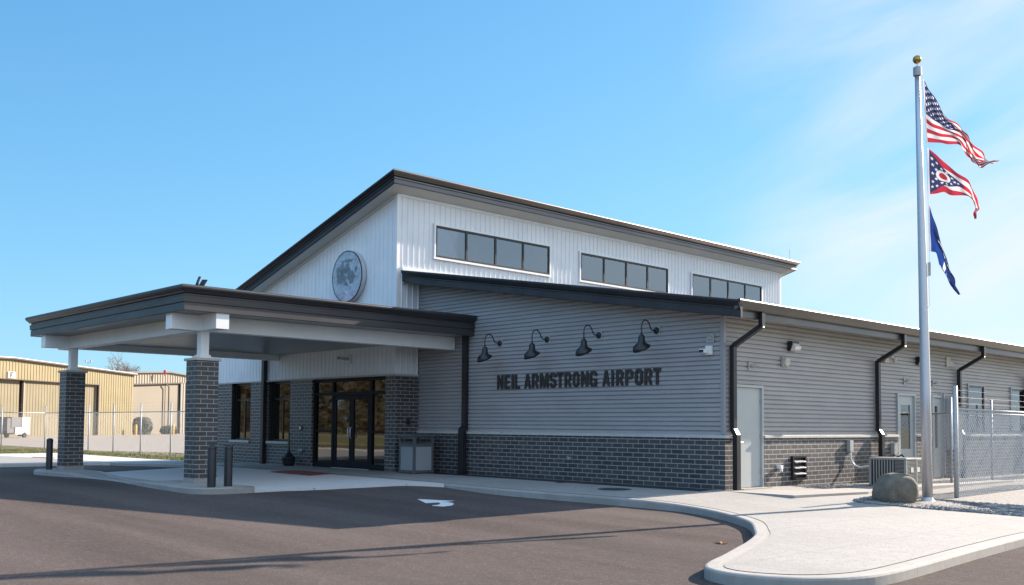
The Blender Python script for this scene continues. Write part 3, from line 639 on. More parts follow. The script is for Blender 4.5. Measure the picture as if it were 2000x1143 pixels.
# entrance
ent = empty('entrance', (0, 0, 0)); ent.parent = bld
xa, xb_ = -4.17, -.43; ms_ = [xa + .05, -3.14, -1.2, xb_ - .05]
B('entrance_frame', framem, ent, (xa, xa + .09, .06, .18, 0, ZE), (xb_ - .09, xb_, .06, .18, 0, ZE), (xa + .09, xb_ - .09, .06, .18, ZE - .10, ZE), (-3.2, -3.1, .06, .18, 0, ZE - .1), (-1.26, -1.16, .06, .18, 0, ZE - .1),
  (xa + .09, -3.2, .06, .18, 2.16, 2.25), (-3.1, -1.26, .06, .18, 2.14, 2.25), (-1.16, xb_ - .09, .06, .18, 2.16, 2.25), (xa + .09, -3.2, .06, .18, 0, .16), (-1.16, xb_ - .09, .06, .18, 0, .16), (xa + .09, -3.2, .06, .18, 1.06, 1.11), (-1.16, xb_ - .09, .06, .18, 1.06, 1.11))
B('pane', glass_e, ent, (xa + .09, -3.2, .11, .116, .16, 2.16)); B('pane', glass_e, ent, (-1.16, xb_ - .09, .11, .116, .16, 2.16))
for a, b in ((xa + .09, -3.2), (-3.1, -1.26), (-1.16, xb_ - .09)): B('pane', glass_e, ent, (a, b, .11, .116, 2.25, ZE - .1))
for sgn, a, b in ((-1, -3.095, -2.185), (1, -2.175, -1.265)):
    d_ = B('door', framem, ent, (a, a + .11, .075, .135, .02, 2.13), (b - .11, b, .075, .135, .02, 2.13), (a + .11, b - .11, .075, .135, 2.02, 2.13), (a + .11, b - .11, .075, .135, .02, .24), )
    B('pane', glass_e, d_, (a + .11, b - .11, .10, .106, .24, 2.02))
    hx = (b - .055) if sgn < 0 else (a + .055)
    MB().tube([(hx, .07, .88), (hx, .0, .90), (hx, -.01, .93), (hx, -.01, 1.17), (hx, .0, 1.20), (hx, .07, 1.22)], .015, 8).build('handle', alum, d_, smooth=True)
B('threshold', alum, ent, (-3.1, -1.26, .0, .12, -.0, .018))
# vestibule beyond the glass
dim = mat('vestibule_wall', (.20, .18, .15), .8)
B('vestibule', dim, ent, (xa - .3, xb_ + .3, 3.2, 3.3, 0, 2.7), (xa - .4, xa - .3, .3, 3.2, 0, 2.7))
# side doors
d1 = empty('door', (0, 0, 0)); d1.parent = bld
B('frame', doorm, d1, (10.05, 10.205, 1.17, 1.225, 0, 2.20), (10.05, 10.205, 2.195, 2.25, 0, 2.20), (10.05, 10.205, 1.225, 2.195, 2.145, 2.20))
B('leaf', doorm, d1, (10.10, 10.15, 1.23, 2.19, .02, 2.14)); B('hinge', galv, d1, (10.15, 10.17, 2.17, 2.19, 1.8, 1.9)); B('hinge', galv, d1, (10.15, 10.17, 2.17, 2.19, .3, .4)); B('hinge', galv, d1, (10.15, 10.17, 2.17, 2.19, 1.05, 1.15))
MB().tube([(10.15, 1.33, .98), (10.20, 1.33, .98), (10.20, 1.45, .98)], .012, 8).build('handle', alum, d1)
B('step', conc, d1, (10.0, 10.4, 1.17, 2.25, -.25, .012))
for (a, b, lite) in ((8.72, 9.80, (.3, .12)), (10.85, 11.55, (.3, .1))):
    d2 = empty('door', (0, 0, 0)); d2.parent = bld
    B('frame', doorm, d2, (10.05, 10.205, a, a + .055, -.1, 2.22), (10.05, 10.205, b - .055, b, -.1, 2.22), (10.05, 10.205, a + .055, b - .055, 2.165, 2.22))
    B('leaf', doorm, d2, (10.10, 10.15, a + .06, a + .27, -.08, 2.16), (10.10, 10.15, b - .23, b - .06, -.08, 2.16), (10.10, 10.15, a + .27, b - .23, -.08, .75), (10.10, 10.15, a + .27, b - .23, 1.92, 2.16))
    B('pane', glass_b, d2, (10.12, 10.126, a + .27, b - .23, .75, 1.92)); B('back', interior, d2, (10.0, 10.02, a, b, 0, 2.2))
for (a, b) in ((13.4, 14.55), (16.8, 18.0), (20.2, 21.4), (24, 25.2)):
    w_ = B('window', darkm2, bld, (10.15, 10.19, a, b, 2.52, 2.58), (10.15, 10.19, a, b, 1.2, 1.26), (10.15, 10.19, a, a + .06, 1.26, 2.52), (10.15, 10.19, b - .06, b, 1.26, 2.52), (10.15, 10.185, a + .06, b - .06, 1.86, 1.9))
    B('frame', mat('grey_window_trim', (.33, .33, .34), .4, .2), w_, (10.14, 10.21, a - .05, b + .05, 2.582, 2.63), (10.14, 10.21, a - .05, a - .002, 1.2, 2.582), (10.14, 10.21, b + .002, b + .05, 1.2, 2.582))
    B('pane', glass_b, w_, (10.168, 10.172, a + .06, b - .06, 1.26, 2.52))
# downspouts on the side wall
def downspout(y, zt, lab=None):
    d_ = MB(); w2 = .06
    def run(p, q, wx, wy):   # square section between two points, in the xz plane
        p = Vector(p); q = Vector(q); d = (q - p); l = d.length / 2; d.normalize(); sd_ = Vector((0, 1, 0)); up = d.cross(sd_)
        d_.obox((p + q) / 2, d * (l + .012), sd_ * wy, up * wx)
    run((10.935, y, ze + .13), (10.935, y, ze - .12), .045, w2)
    run((10.935, y, ze - .13), (10.27, y, ze - .50), .045, w2)
    run((10.25, y, ze - .50), (10.25, y, ZC + .10), .05, w2)
    run((10.25, y, ZC + .10), (10.33, y, ZC - .03), .05, w2 + .002)
    run((10.325, y, ZC - .02), (10.325, y, -.04 - .012 * max(0, y - 2)), .055, w2 + .012)
    o_ = d_.build('downspout', darkm2, bld, bevel=.004)
    return o_
for y in (1.02, 7.52, 12.6, 18.0, 24): downspout(y, 0)
# vent louvre
v1 = B('vent', darkm2, bld, (10.21, 10.27, 3.34, 3.39, .13, .66), (10.21, 10.27, 3.88, 3.93, .13, .66), (10.21, 10.27, 3.39, 3.88, .62, .66), (10.21, 10.30, 3.39, 3.88, .13, .17), (10.205, 10.212, 3.39, 3.88, .17, .62))
lv = MB()
for k in range(3): lv.obox((10.245, 3.635, .27 + .135 * k), (.05, 0, -.022), (0, .235, 0), (.006, 0, .010))
lv.build('louvre', alum, v1)
B('hose_bib', whitepl, bld, (10.21, 10.31, 2.76, 2.86, .39, .47), (10.27, 10.31, 2.80, 2.84, .33, .39))
B('hose_bib', alum, bld, (5.88, 5.94, .66, .77, .50, .55), (5.84, 5.98, .66, .68, .55, .565))
# roof rod
MB().tube([(.3, 20.25, 8.1), (.3, 20.25, 8.75)], .008, 6).build('lightning_rod', galv, bld)

# ------------------------------------------------------------------ lettering
def glyph(ch, t=.2):
    w = .60; c = .16   # width, corner cut
    def loop(x0, x1, z0, z1, cc): return [(x0 + cc, z0), (x1 - cc, z0), (x1, z0 + cc), (x1, z1 - cc), (x1 - cc, z1), (x0 + cc, z1), (x0, z1 - cc), (x0, z0 + cc)]
    if ch == 'I': return t * 1.0, [[(0, 0), (t, 0), (t, 1), (0, 1)]], []
    if ch == 'L': return .52, [[(0, 0), (.52, 0), (.52, .18), (t, .18), (t, 1), (0, 1)]], []
    if ch == 'E': return .52, [[(0, 0), (.52, 0), (.52, .18), (t, .18), (t, .42), (.46, .42), (.46, .58), (t, .58), (t, .82), (.52, .82), (.52, 1), (0, 1)]], []
    if ch == 'F': return .52, [[(0, 0), (t, 0), (t, .40), (.46, .40), (.46, .57), (t, .57), (t, .82), (.52, .82), (.52, 1), (0, 1)]], []
    if ch == 'T': return .60, [[(.2, 0), (.4, 0), (.4, .82), (.6, .82), (.6, 1), (0, 1), (0, .82), (.2, .82)]], []
    if ch == 'N': return .64, [[(0, 0), (.18, 0), (.18, .58), (.44, 0), (.64, 0), (.64, 1), (.46, 1), (.46, .42), (.20, 1), (0, 1)]], []
    if ch == 'M': return .80, [[(0, 0), (.17, 0), (.17, .62), (.33, 0), (.47, 0), (.63, .62), (.63, 0), (.80, 0), (.80, 1), (.57, 1), (.40, .42), (.23, 1), (0, 1)]], []
    if ch == 'A': return .68, [[(0, 0), (.19, 0), (.235, .20), (.445, .20), (.49, 0), (.68, 0), (.45, 1), (.23, 1)]], [[(.27, .36), (.41, .36), (.34, .72)]]
    if ch == 'O': return w, [loop(0, w, 0, 1, c)], [loop(t, w - t, .17, .83, .06)]
    if ch == 'P': return w, [[(0, 0), (t, 0), (t, .38), (w - c, .38), (w, .38 + c), (w, 1 - c), (w - c, 1), (0, 1)]], [[(t, .54), (w - t - .03, .54), (w - t, .58), (w - t, .80), (w - t - .03, .84), (t, .84)]]
    if ch == 'R': return w + .02, [[(0, 0), (t, 0), (t, .38), (.28, .38), (.42, 0), (.62, 0), (.46, .42), (.52, .44), (.6, .52), (.6, 1 - c), (w - c, 1), (0, 1)]], [[(t, .54), (w - t - .03, .54), (w - t, .58), (w - t, .80), (w - t - .03, .84), (t, .84)]]
    if ch == 'S': return w, [[(c, 0), (w - c, 0), (w, c), (w, .44), (w - .12, .56), (t, .66), (t, .80), (t + .04, .84), (w - t - .03, .84), (w - t, .80), (w - t, .70), (w, .70), (w, 1 - c), (w - c, 1), (c, 1), (0, 1 - c), (0, .58), (.12, .46), (w - t, .35), (w - t, .20), (w - t - .04, .16), (t + .04, .16), (t, .20), (t, .32), (0, .32), (0, c)]], []
    if ch == 'G': return w, [[(c, 0), (w, 0), (w, .52), (.30, .52), (.30, .38), (w - t + .01, .38), (w - t + .01, .20), (w - t - .03, .16), (t + .04, .16), (t, .2), (t, .80), (t + .04, .84), (w - t - .03, .84), (w - t, .80), (w - t, .68), (w, .68), (w, 1 - c), (w - c, 1), (c, 1), (0, 1 - c), (0, c)]], []
def glyph_mesh(ch, x0, x1, z0, z1, y0, y1):
    w, outer, holes = glyph(ch); sx = (x1 - x0) / w; sz = z1 - z0; mb = MB(); loops = outer + holes
    P = [[Vector((x0 + a * sx, 0, z0 + b * sz)) for a, b in l] for l in loops]
    flatp = [p for l in P for p in l]; nn = len(flatp)
    mb.v = [(p.x, y0, p.z) for p in flatp] + [(p.x, y1, p.z) for p in flatp]
    for a, b, c in tessellate_polygon([[Vector((p.x, p.z, 0)) for p in l] for l in P]):
        A, B_, C_ = flatp[a], flatp[b], flatp[c]
        if (B_.x - A.x) * (C_.z - A.z) - (B_.z - A.z) * (C_.x - A.x) < 0: a, c = c, a
        mb.f.append((a, b, c)); mb.f.append((c + nn, b + nn, a + nn))
    o = 0
    for l in P:
        k = len(l)
        for i in range(k): j = (i + 1) % k; mb.f.append((o + i, o + i + nn, o + j + nn, o + j))
        o += k
    return mb
lx = [(3.29, 3.51), (3.56, 3.76), (3.82, 3.9), (3.94, 4.12), (4.28, 4.51), (4.55, 4.78), (4.83, 5.12), (5.16, 5.38), (5.4, 5.62), (5.66, 5.88), (5.93, 6.13), (6.19, 6.42), (6.46, 6.69), (6.86, 7.08), (7.13, 7.2), (7.27, 7.49), (7.54, 7.77), (7.82, 8.04), (8.09, 8.31), (8.34, 8.55)]
sign = empty('wall_lettering', (3.29, .79, 2.22), 0, 'raised dark bronze capital letters spelling the airport name on the grey wall', 'sign')
for ch, (a, b) in zip('NEILARMSTRONGAIRPORT', lx):
    o = glyph_mesh(ch, a - 3.29, b - 3.29, 0, .365, -.018, .009).build('letter', bronzel, sign)
# ------------------------------------------------------------------ gooseneck lamps
def make_lamp():
    t = empty('gooseneck_lamp', (0, 0, 0))
    MB().lathe((0, 0, 0), [(.0, -.0), (.075, 0), (.075, .02), (.05, .045), (.02, .05)], 20, (0, -1, 0)).build('wall_plate', darkm2, t, auto=30)
    B('mount_block', siding, t, (-.10, .10, -.0, .03, -.10, .10))
    pts = [(0, -.03, 0), (0, -.12, .0), (0, -.19, .025), (0, -.235, .10), (0, -.29, .175), (0, -.37, .205), (0, -.45, .185), (0, -.505, .12), (0, -.52, .04), (0, -.52, -.12)]
    sp = []
    P3 = [Vector(p) for p in pts]
    for i in range(len(P3) - 1):
        p0, p1, p2, p3 = P3[max(i - 1, 0)], P3[i], P3[i + 1], P3[min(i + 2, len(P3) - 1)]
        for k in range(4):
            u = k / 4; sp.append(.5 * ((2 * p1) + (p2 - p0) * u + (2 * p0 - 5 * p1 + 4 * p2 - p3) * u * u + (3 * p1 - p0 - 3 * p2 + p3) * u ** 3))
    sp.append(P3[-1]); MB().tube(sp, .014, 10).build('arm', darkm2, t, smooth=True)
    # angle reflector: vertical neck, bell cut on a slant so that it opens toward the wall
    mb = MB(); n_ = 32; prof = [(.022, 0), (.024, -.04), (.055, -.055), (.066, -.08), (.082, -.20), (.086, -.215)]
    o = 0
    for r, h in prof:
        for k in range(n_): a = 2 * math.pi * k / n_; mb.v.append((r * math.cos(a), -.52 + r * math.sin(a), -.08 + h))
    for f_ in (.35, .7, 1.0):
        for k in range(n_):
            a = 2 * math.pi * k / n_; s_ = math.sin(a)   # s=-1 away from the wall
            r = .086 + (.195 - .086) * math.sin(min(1, f_ * 1.15) * math.pi / 2) ** .8; drop = .225 + (.125 + .10 * (-s_)) * f_ ** 1.5 + (.012 if f_ < .5 else 0)
            mb.v.append((r * math.cos(a), -.52 + r * s_ * 1.0, -.08 - drop))
    for i in range(len(prof) + 2):
        for k in range(n_): a = i * n_ + k; b = i * n_ + (k + 1) % n_; mb.f.append((a + n_, b + n_, b, a))
    o_ = mb.build('shade', darkm2, t, smooth=True); sol = o_.modifiers.new('thickness', 'SOLIDIFY'); sol.thickness = .004
    MB().lathe((0, -.52, -.44), [(.03, 0), (.045, .05), (.03, .12), (.02, .16)], 14).build('bulb', whitepl, o_, smooth=True)
    return t
lamp0 = make_lamp()
for i, (x, lab) in enumerate(((3.37, 'black gooseneck wall lamp nearest the canopy downspout, above the first letters'), (5.06, 'black gooseneck wall lamp second from the canopy, above the middle word'), (6.74, 'black gooseneck wall lamp above the last letters of the middle word, third from the canopy'), (8.42, 'black gooseneck wall lamp nearest the building corner, above the end of the lettering'))):
    l = lamp0 if i == 0 else copy_tree(lamp0)
    l.location = (x, .79, 3.41); tag(l, lab, 'wall lamp', 'gooseneck lamps above the lettering')
# ------------------------------------------------------------------ moon sign
def moon():
    t = empty('round_moon_sign', (-2.16, 0, 5.61), 0, 'round sign printed with the full moon on the white gable wall', 'sign')
    R0 = .755
    MB().lathe((0, -.03, 0), [(R0 - .02, 0), (R0, .005), (R0, .135), (R0 - .01, .14)], 64, (0, -1, 0)).build('drum', mat('moon_sign_drum', (.50, .51, .52), .4, .2), t, auto=30)
    rim = MB(); rim.lathe((0, -.165, 0), [(R0 - .022, 0), (R0 + .004, 0), (R0 + .004, .022), (R0 - .022, .022)], 64, (0, -1, 0)); rim.f = rim.f[:-2]
    rim.build('rim', darkm2, t)
    n_ = 90; mb = MB(); mb.v.append((0, -.184, 0)); cols = []
    maria = [(-.32, .30, .24, .30), (-.42, .02, .20, .30), (.02, .30, .20, .20), (.20, .05, .24, .20), (.30, -.18, .17, .17), (.62, .22, .10, .14), (-.18, -.10, .20, .16), (.42, -.05, .16, .12), (-.05, -.28, .13, .10), (-.58, .22, .14, .22), (.05, .60, .45, .06)]
    def c(x, z):
        v = Vector((x * 3.2, z * 3.2, 1.7)); f1 = noise.fractal(v, 1, 2, 5) * .5 + .5; f2 = noise.fractal(v * 3.1, 1, 2, 4)
        d = 0
        for (mx_, mz, a, b) in maria:
            q = ((x - mx_) / a) ** 2 + ((z - mz) / b) ** 2 + noise.noise(Vector((x * 7, z * 7, 3.3))) * .9
            d = max(d, clamp(1.25 - q))
        base = .43 + .15 * f2 + .16 * (f1 - .5); base *= 1 - .62 * clamp(d * 1.3)
        q = math.hypot(x - .0, z + .62)
        if q < .05: base = .75
        lo = clamp((-z - .35) * 1.6); return (clamp(base * (.86 + .22 * lo), 0.04, 1), clamp(base * (1.0 - .08 * lo), .04, 1), clamp(base * 1.14, .04, 1), 1)
    nr = 34; ns = 110
    cols.append(c(0, 0))
    for i in range(1, nr + 1):
        for k in range(ns):
            a = 2 * math.pi * k / ns; r = (R0 - .028) * i / nr; x, z = r * math.cos(a), r * math.sin(a); mb.v.append((x, -.184, z)); cols.append(c(x / R0, z / R0))
    for k in range(ns): mb.f.append((0, 1 + k, 1 + (k + 1) % ns))
    for i in range(nr - 1):
        for k in range(ns): a = 1 + i * ns + k; b = 1 + i * ns + (k + 1) % ns; mb.f.append((a, a + ns, b + ns, b))
    mm = bpy.data.materials.new('moon_print'); mm.use_nodes = True; tt = mm.node_tree; at = N(tt, 'ShaderNodeVertexColor', layer_name='col'); tt.links.new(at.outputs[0], tt.nodes['Principled BSDF'].inputs['Base Color']); tt.nodes['Principled BSDF'].inputs['Roughness'].default_value = .3
    f_ = mb.build('moon_face', mm, t); ca = f_.data.color_attributes.new('col', 'FLOAT_COLOR', 'POINT')
    for i, cc in enumerate(cols): ca.data[i].color = cc
moon()
# ------------------------------------------------------------------ canopy
can = empty('entrance_canopy', (0, 0, 0), 0, 'flat roofed entrance canopy with dark fascia and white beams on two brick columns', 'canopy')
CX0, CX1, CY0 = -7.0, 2.36, -7.28; ZF = 3.665
cr_ = B('canopy_roof', darkm, can, (CX0 + .01, CX1 - .01, CY0 + .01, -.03, ZF + .02, ZF + .47), (.08, CX1 - .01, -.03, .79, ZF + .02, ZF + .47))
B('ceiling', ceilm, cr_, (CX0 + .1, CX1 - .1, CY0 + .1, -.04, ZF + .005, ZF + .018), (.09, CX1 - .1, -.04, .785, ZF + .005, ZF + .018))
B('soffit', soffitm, cr_, (CX0 + .01, CX1 - .01, CY0 + .01, CY0 + .1, ZF, ZF + .018), (CX1 - .1, CX1 - .01, CY0 + .1, .78, ZF, ZF + .018), (CX0 + .01, CX0 + .1, CY0 + .1, -.04, ZF, ZF + .018))
pfc = [(-.05, -.008), (.0, -.008), (.012, 0), (.012, .155), (.0, .16), (.0, .168), (.030, .172), (.036, .30), (.006, .315), (.006, .345), (.05, .36), (.065, .39), (.105, .425), (.125, .455), (.130, .485), (.122, .508), (.10, .525), (-.05, .53)]
canm = mat('canopy_eave_metal', (.055, .054, .058), .42, .6, col2=(.08, .076, .078), noise_scale=.9, aniso=(1, .4, 2), bump=.15, bump_scale=1.1)  # canopy fascia metal lightened on the sunward side, sheen put into the colour
canm2 = mat('canopy_front_metal', (.045, .046, .052), .40, .6, col2=(.08, .08, .088), noise_scale=1.2, aniso=(.4, 1, 2), bump=.15, bump_scale=1.1)
PC = [(CX0, -.03, ZF), (CX0, CY0, ZF), (CX1, CY0, ZF), (CX1, .79, ZF)]
for seg_, mt_ in ((0, darkm), (1, canm2), (2, canm)):
    q_ = MB(); q_.sweep(PC, pfc, only=(seg_,)); used = sorted({i for f in q_.f for i in f}); mp2 = {a: b for b, a in enumerate(used)}; q_.v = [q_.v[i] for i in used]; q_.f = [tuple(mp2[i] for i in f) for f in q_.f]
    if seg_ == 2: q_.f.append(tuple(range(len(q_.v) // 2, len(q_.v))))
    q_.build('fascia', mt_, cr_, auto=20)
zb0, zb1 = 3.325, ZF + .002
B('beam', beamwhite, can, (1.30, 1.60, -7.2, .785, zb0, zb1), bevel=.006)
B('beam', beamwhite, can, (-6.42, -6.12, -7.2, -.03, zb0, zb1), bevel=.006)
B('beam', beamwhite, can, (-7.0, -6.422, -6.55, -6.25, zb0 + .003, zb1), (-6.118, 1.298, -6.55, -6.25, zb0 + .003, zb1), (1.602, 2.33, -6.55, -6.25, zb0 + .003, zb1))
# lower ceiling panel between the beams, inboard
B('ceiling', ceilm, can, (-6.1, 1.29, -6.24, -.05, 3.50, 3.52))
for cx in (1.45, -6.25):
    c_ = empty('column', (cx, -6.4, 0)); c_.parent = can
    B('brick_shaft', brick, c_, (-.255, .255, -.255, .255, .09, 2.665))
    B('plinth', curbm, c_, (-.275, .275, -.275, .275, -.1, .088), bevel=.008)
    B('cap', stone, c_, (-.30, .30, -.30, .30, 2.667, 2.725), bevel=.01)
    B('post', beamwhite, c_, (-.095, .095, -.095, .095, 2.74, zb0), (-.13, .13, -.13, .13, 2.7255, 2.80))
def dsp(x, y, zt, zc=None):
    mb = MB()
    if zc: mb.box(x - .075, x + .075, y - .115, y - .01, zc, zt); mb.box(x - .10, x + .10, y - .20, y - .09, -.02, zc + .03); mb.add([(x - .1, y - .2, zc + .03), (x + .1, y - .2, zc + .03), (x + .1, y - .09, zc + .03), (x - .1, y - .09, zc + .03), (x - .07, y - .1, zc + .12), (x + .07, y - .1, zc + .12), (x + .07, y - .08, zc + .12), (x - .07, y - .08, zc + .12)], [(0, 1, 5, 4), (1, 2, 6, 5), (2, 3, 7, 6), (3, 0, 4, 7), (4, 5, 6, 7)])
    else: mb.box(x - .075, x + .075, y - .13, y - .005, .0, zt)
    return mb.build('downspout', darkm2, can)
dsp(2.09, .79, ZF + .0, 1.17); dsp(-6.93, -.02, ZF + .0)
# floodlights on the canopy roof, aimed at the moon sign
def flood(u, v0, v1, lab, tilt):
    R0h = Vector((R.x, R.y, 0)).normalized(); Nn0 = Vector((-F.x, -F.y, 0)).normalized()
    wd_ = .022 if u < 390 else .055
    z = ZF + .54
    d = F + R * ((u - 1000) / 1928.36) - U * ((556 - 735.05) / 1928.36); c = Vector((21.8786, -16.5483, 1.3053)); t = (-6.7 - c.y) / d.y; p = c + d * t; z = ZF + .44; hgt = (v1 - v0) * d.length * t / 1928.36; zt = c.z + (d.z + (556 - v1) / 1928.36) * t - z
    e = empty('floodlight', (p.x, -6.7, z), 0, lab, 'floodlight', 'floodlights on the canopy roof')
    MB().tube([(0, 0, -.02), (0, 0, zt + .04)], .02, 8).build('bracket', darkm2, e)
    q = MB(); q.obox((0, 0, zt + hgt / 2), Nn0 * .03, R0h * wd_, R0h * .035 + Vector((0, 0, hgt / 2))); q.build('housing', darkm2, e, bevel=.008)
    return e
flood(387, 541, 557, 'thin black floodlight on the canopy roof, seen edge on', 1); flood(397, 547, 558, 'wider black floodlight on the canopy roof, nearer the building', 1)

# ------------------------------------------------------------------ things on the walls
def thing_box(name, lab, cat, loc, parts, group=None):
    e = empty(name, loc, 0, lab, cat, group)
    for pn, mt_, bx in parts: B(pn, mt_, e, *bx, bevel=.004)
    return e
# wall packs
for (y, z, lab) in ((3.45, 3.02, 'black wedge shaped wall light with clear lens above the vent, near the first downspouts'), (10.05, 3.02, 'black wedge shaped wall light half hidden behind the flagpole')):
    e = empty('wall_light', (10.17, y, z), 0, lab, 'wall light', 'wedge wall lights on the side wall')
    mb = MB(); pr = [(0, 0), (.06, 0), (.06, .02), (.12, .17), (.12, .22), (0, .22)]
    mb.v = [(x, s_, zz) for s_ in (-.15, .15) for x, zz in pr]; n_ = 6
    mb.f = [tuple(range(n_)), tuple(reversed(range(n_, 2 * n_)))] + [(i + n_, (i + 1) % n_ + n_, (i + 1) % n_, i) for i in range(n_)]
    mb.build('housing', darkm2, e)
    mb = MB(); pr = [(.062, .0), (.17, .03), (.19, .10), (.125, .168)]
    mb.v = [(x, s_, zz) for s_ in (-.12, .13) for x, zz in pr]; n_ = 4
    mb.f = [tuple(range(n_)), tuple(reversed(range(n_, 2 * n_)))] + [(i + n_, (i + 1) % n_ + n_, (i + 1) % n_, i) for i in range(n_)]
    mb.build('lens', ledm, e)
e = empty('wall_speaker', (10.17, 3.15, 2.76), 0, 'round beige speaker on a square box on the ribbed side wall', 'speaker')
B('back_box', litem, e, (0, .05, -.13, .09, -.11, .11)); MB().lathe((.05, 0, 0), [(.105, 0), (.11, .01), (.105, .04), (.085, .055), (.03, .058), (.0, .05)], 24, (1, 0, 0)).build('grille', beige, e, auto=30)
for (y, z, lab) in ((1.76, 2.60, 'small grey wall lamp with stub arm above the plain side door'), (9.2, 2.55, 'small grey wall lamp with stub arm above the glazed side door'), (11.0, 2.55, 'small grey wall lamp with stub arm just right of the flagpole')):
    e = empty('door_lamp', (10.17, y, z), 0, lab, 'wall lamp', 'small lamps above the side doors')
    B('plate', litem, e, (0, .02, -.07, .05, -.09, .09)); MB().tube([(.02, 0, .0), (.07, .0, .0), (.10, .10, .03), (.10, .20, .02)], [.02, .02, .028, .015], 10).build('arm', galv, e, smooth=True)
e = empty('security_camera', (10.17, 8.1, 3.08), 0, 'beige security camera on a bracket right of the second downspout', 'camera')
B('bracket', beige, e, (0, .06, -.12, .12, -.09, .11)); MB().lathe((.12, .28, .02), [(.02, -.10), (.055, -.07), (.06, 0), (.05, .05), (0.01, .06)], 14).build('housing', beige, e, smooth=True); B('arm', beige, e, (.05, .13, .10, .28, .03, .08))
e = empty('security_camera', (9.80, .79, 2.90), 0, 'white security camera below a small round sensor near the wall corner', 'camera')
B('bracket', whitepl, e, (-.06, .10, -.05, 0, -.09, .10), bevel=.004); B('housing', whitepl, e, (-.10, .03, -.22, -.05, -.06, .03), bevel=.012); B('lens', darkm2, e, (-.09, .02, -.225, -.221, -.05, .01))
e = empty('wall_sensor', (9.84, .79, 3.17), 0, 'small round pale sensor on a square plate near the top corner of the lettered wall', 'sensor')
B('plate', siding, e, (-.10, .10, -.012, 0, -.10, .10)); MB().lathe((0, -.012, 0), [(.05, 0), (.05, .02), (.03, .04)], 18, (0, -1, 0)).build('dome', litem, e, auto=30)
e = empty('security_camera', (-2.24, -.012, 3.20), 0, 'white two headed camera on the white panelling above the entrance', 'camera')
B('plate', whitepl, e, (-.02, .12, -.03, 0, -.13, .13)); MB().tube([(.05, -.03, 0), (.0, -.10, .0), (-.12, -.20, .02), (-.20, -.24, .03)], [.03, .045, .03, .05], 12).build('head', litem, e, smooth=True)
e = empty('junction_box', (10.17, 12.0, 3.2), 0, 'beige bracket plate on the side wall left of the third downspout', 'bracket')
B('plate', beige, e, (0, .02, -.12, .12, -.14, .14)); MB().add([(.02, 0, .1), (.02, 0, -.12), (.12, .35, -.12), (.02, .02, .1), (.02, .02, -.12), (.12, .37, -.12)], [(0, 1, 2), (5, 4, 3), (0, 2, 5, 3), (1, 4, 5, 2)]).build('arm', beige, e)
# keypad and bell by the entrance
e = empty('push_plate', (-4.74, -.022, 1.17), 0, 'round lit door push plate on the brick pier left of the entrance', 'push button')
MB().lathe((0, 0, 0), [(.075, 0), (.075, .03), (.06, .035)], 20, (0, -1, 0)).build('plate', darkm2, e); MB().lathe((0, -.035, 0), [(.05, 0), (.05, .01), (.04, .014)], 20, (0, -1, 0)).build('button', mat('cream_button', (.85, .70, .50), .4), e)
e = empty('pipe_outlet', (-4.73, -.022, .47), 0, 'round chrome fire connection low on the brick pier', 'outlet')
MB().lathe((0, 0, 0), [(.07, 0), (.075, .03), (.05, .05), (.05, .09), (.03, .10)], 18, (0, -1, 0)).build('cap', mat('dull_blue_steel', (.35, .38, .45), .4, .6), e, auto=30)
e = empty('fire_connection', (.05, .42, 1.38), 0, 'dark red and black fitting on the brick pillar above the litter bin', 'fire fitting')
MB().lathe((0, 0, 0), [(.08, 0), (.08, .02), (.045, .03), (.045, .08)], 16, (1, 0, 0)).build('plate', darkm2, e, auto=30); MB().lathe((.08, 0, .03), [(.03, 0), (.03, .02)], 12, (1, 0, 0)).build('cap', mat('dull_red', (.25, .03, .03), .5), e)
# conduit
e = empty('disconnect_box', (10.21, 6.0, .72), 0, 'small grey electrical box with curved white conduit on the brick side wall', 'electrical box')
B('box', litem, e, (0, .09, -.07, .10, .0, .27), bevel=.004)
MB().tube([(.05, .02, 0), (.05, .02, -.10), (.06, .04, -.22), (.12, .08, -.33), (.25, .10, -.37), (.5, .0, -.33), (.62, -.05, -.34), (.72, -.1, -.42), (.82, -.2, -.60)], .022, 10).build('conduit', whitepl, e, smooth=True)
e = empty('disconnect_box', (10.21, 8.35, .62), 0, 'grey meter box with looping cable between the second downspout and the glazed door', 'electrical box')
B('box', litem, e, (0, .10, -.08, .12, .0, .30), bevel=.004); MB().tube([(.05, .0, 0), (.06, -.02, -.12), (.3, -.1, -.0), (.6, -.2, -.25)], .022, 10).build('cable', darkm2, e, smooth=True)
e = empty('electrical_cabinet', (10.21, 11.75, .2), 0, 'grey electrical cabinets on the side wall behind the chain link gate', 'electrical box')
B('cabinet', litem, e, (0, .22, -.12, .28, .5, 1.95), bevel=.006); B('cabinet', mat('dark_cabinet', (.10, .10, .10), .5), e, (0, .2, .32, .62, .2, 1.75), bevel=.006); B('conduit', galv, e, (0, .05, -.25, -.2, -.2, 2.1))

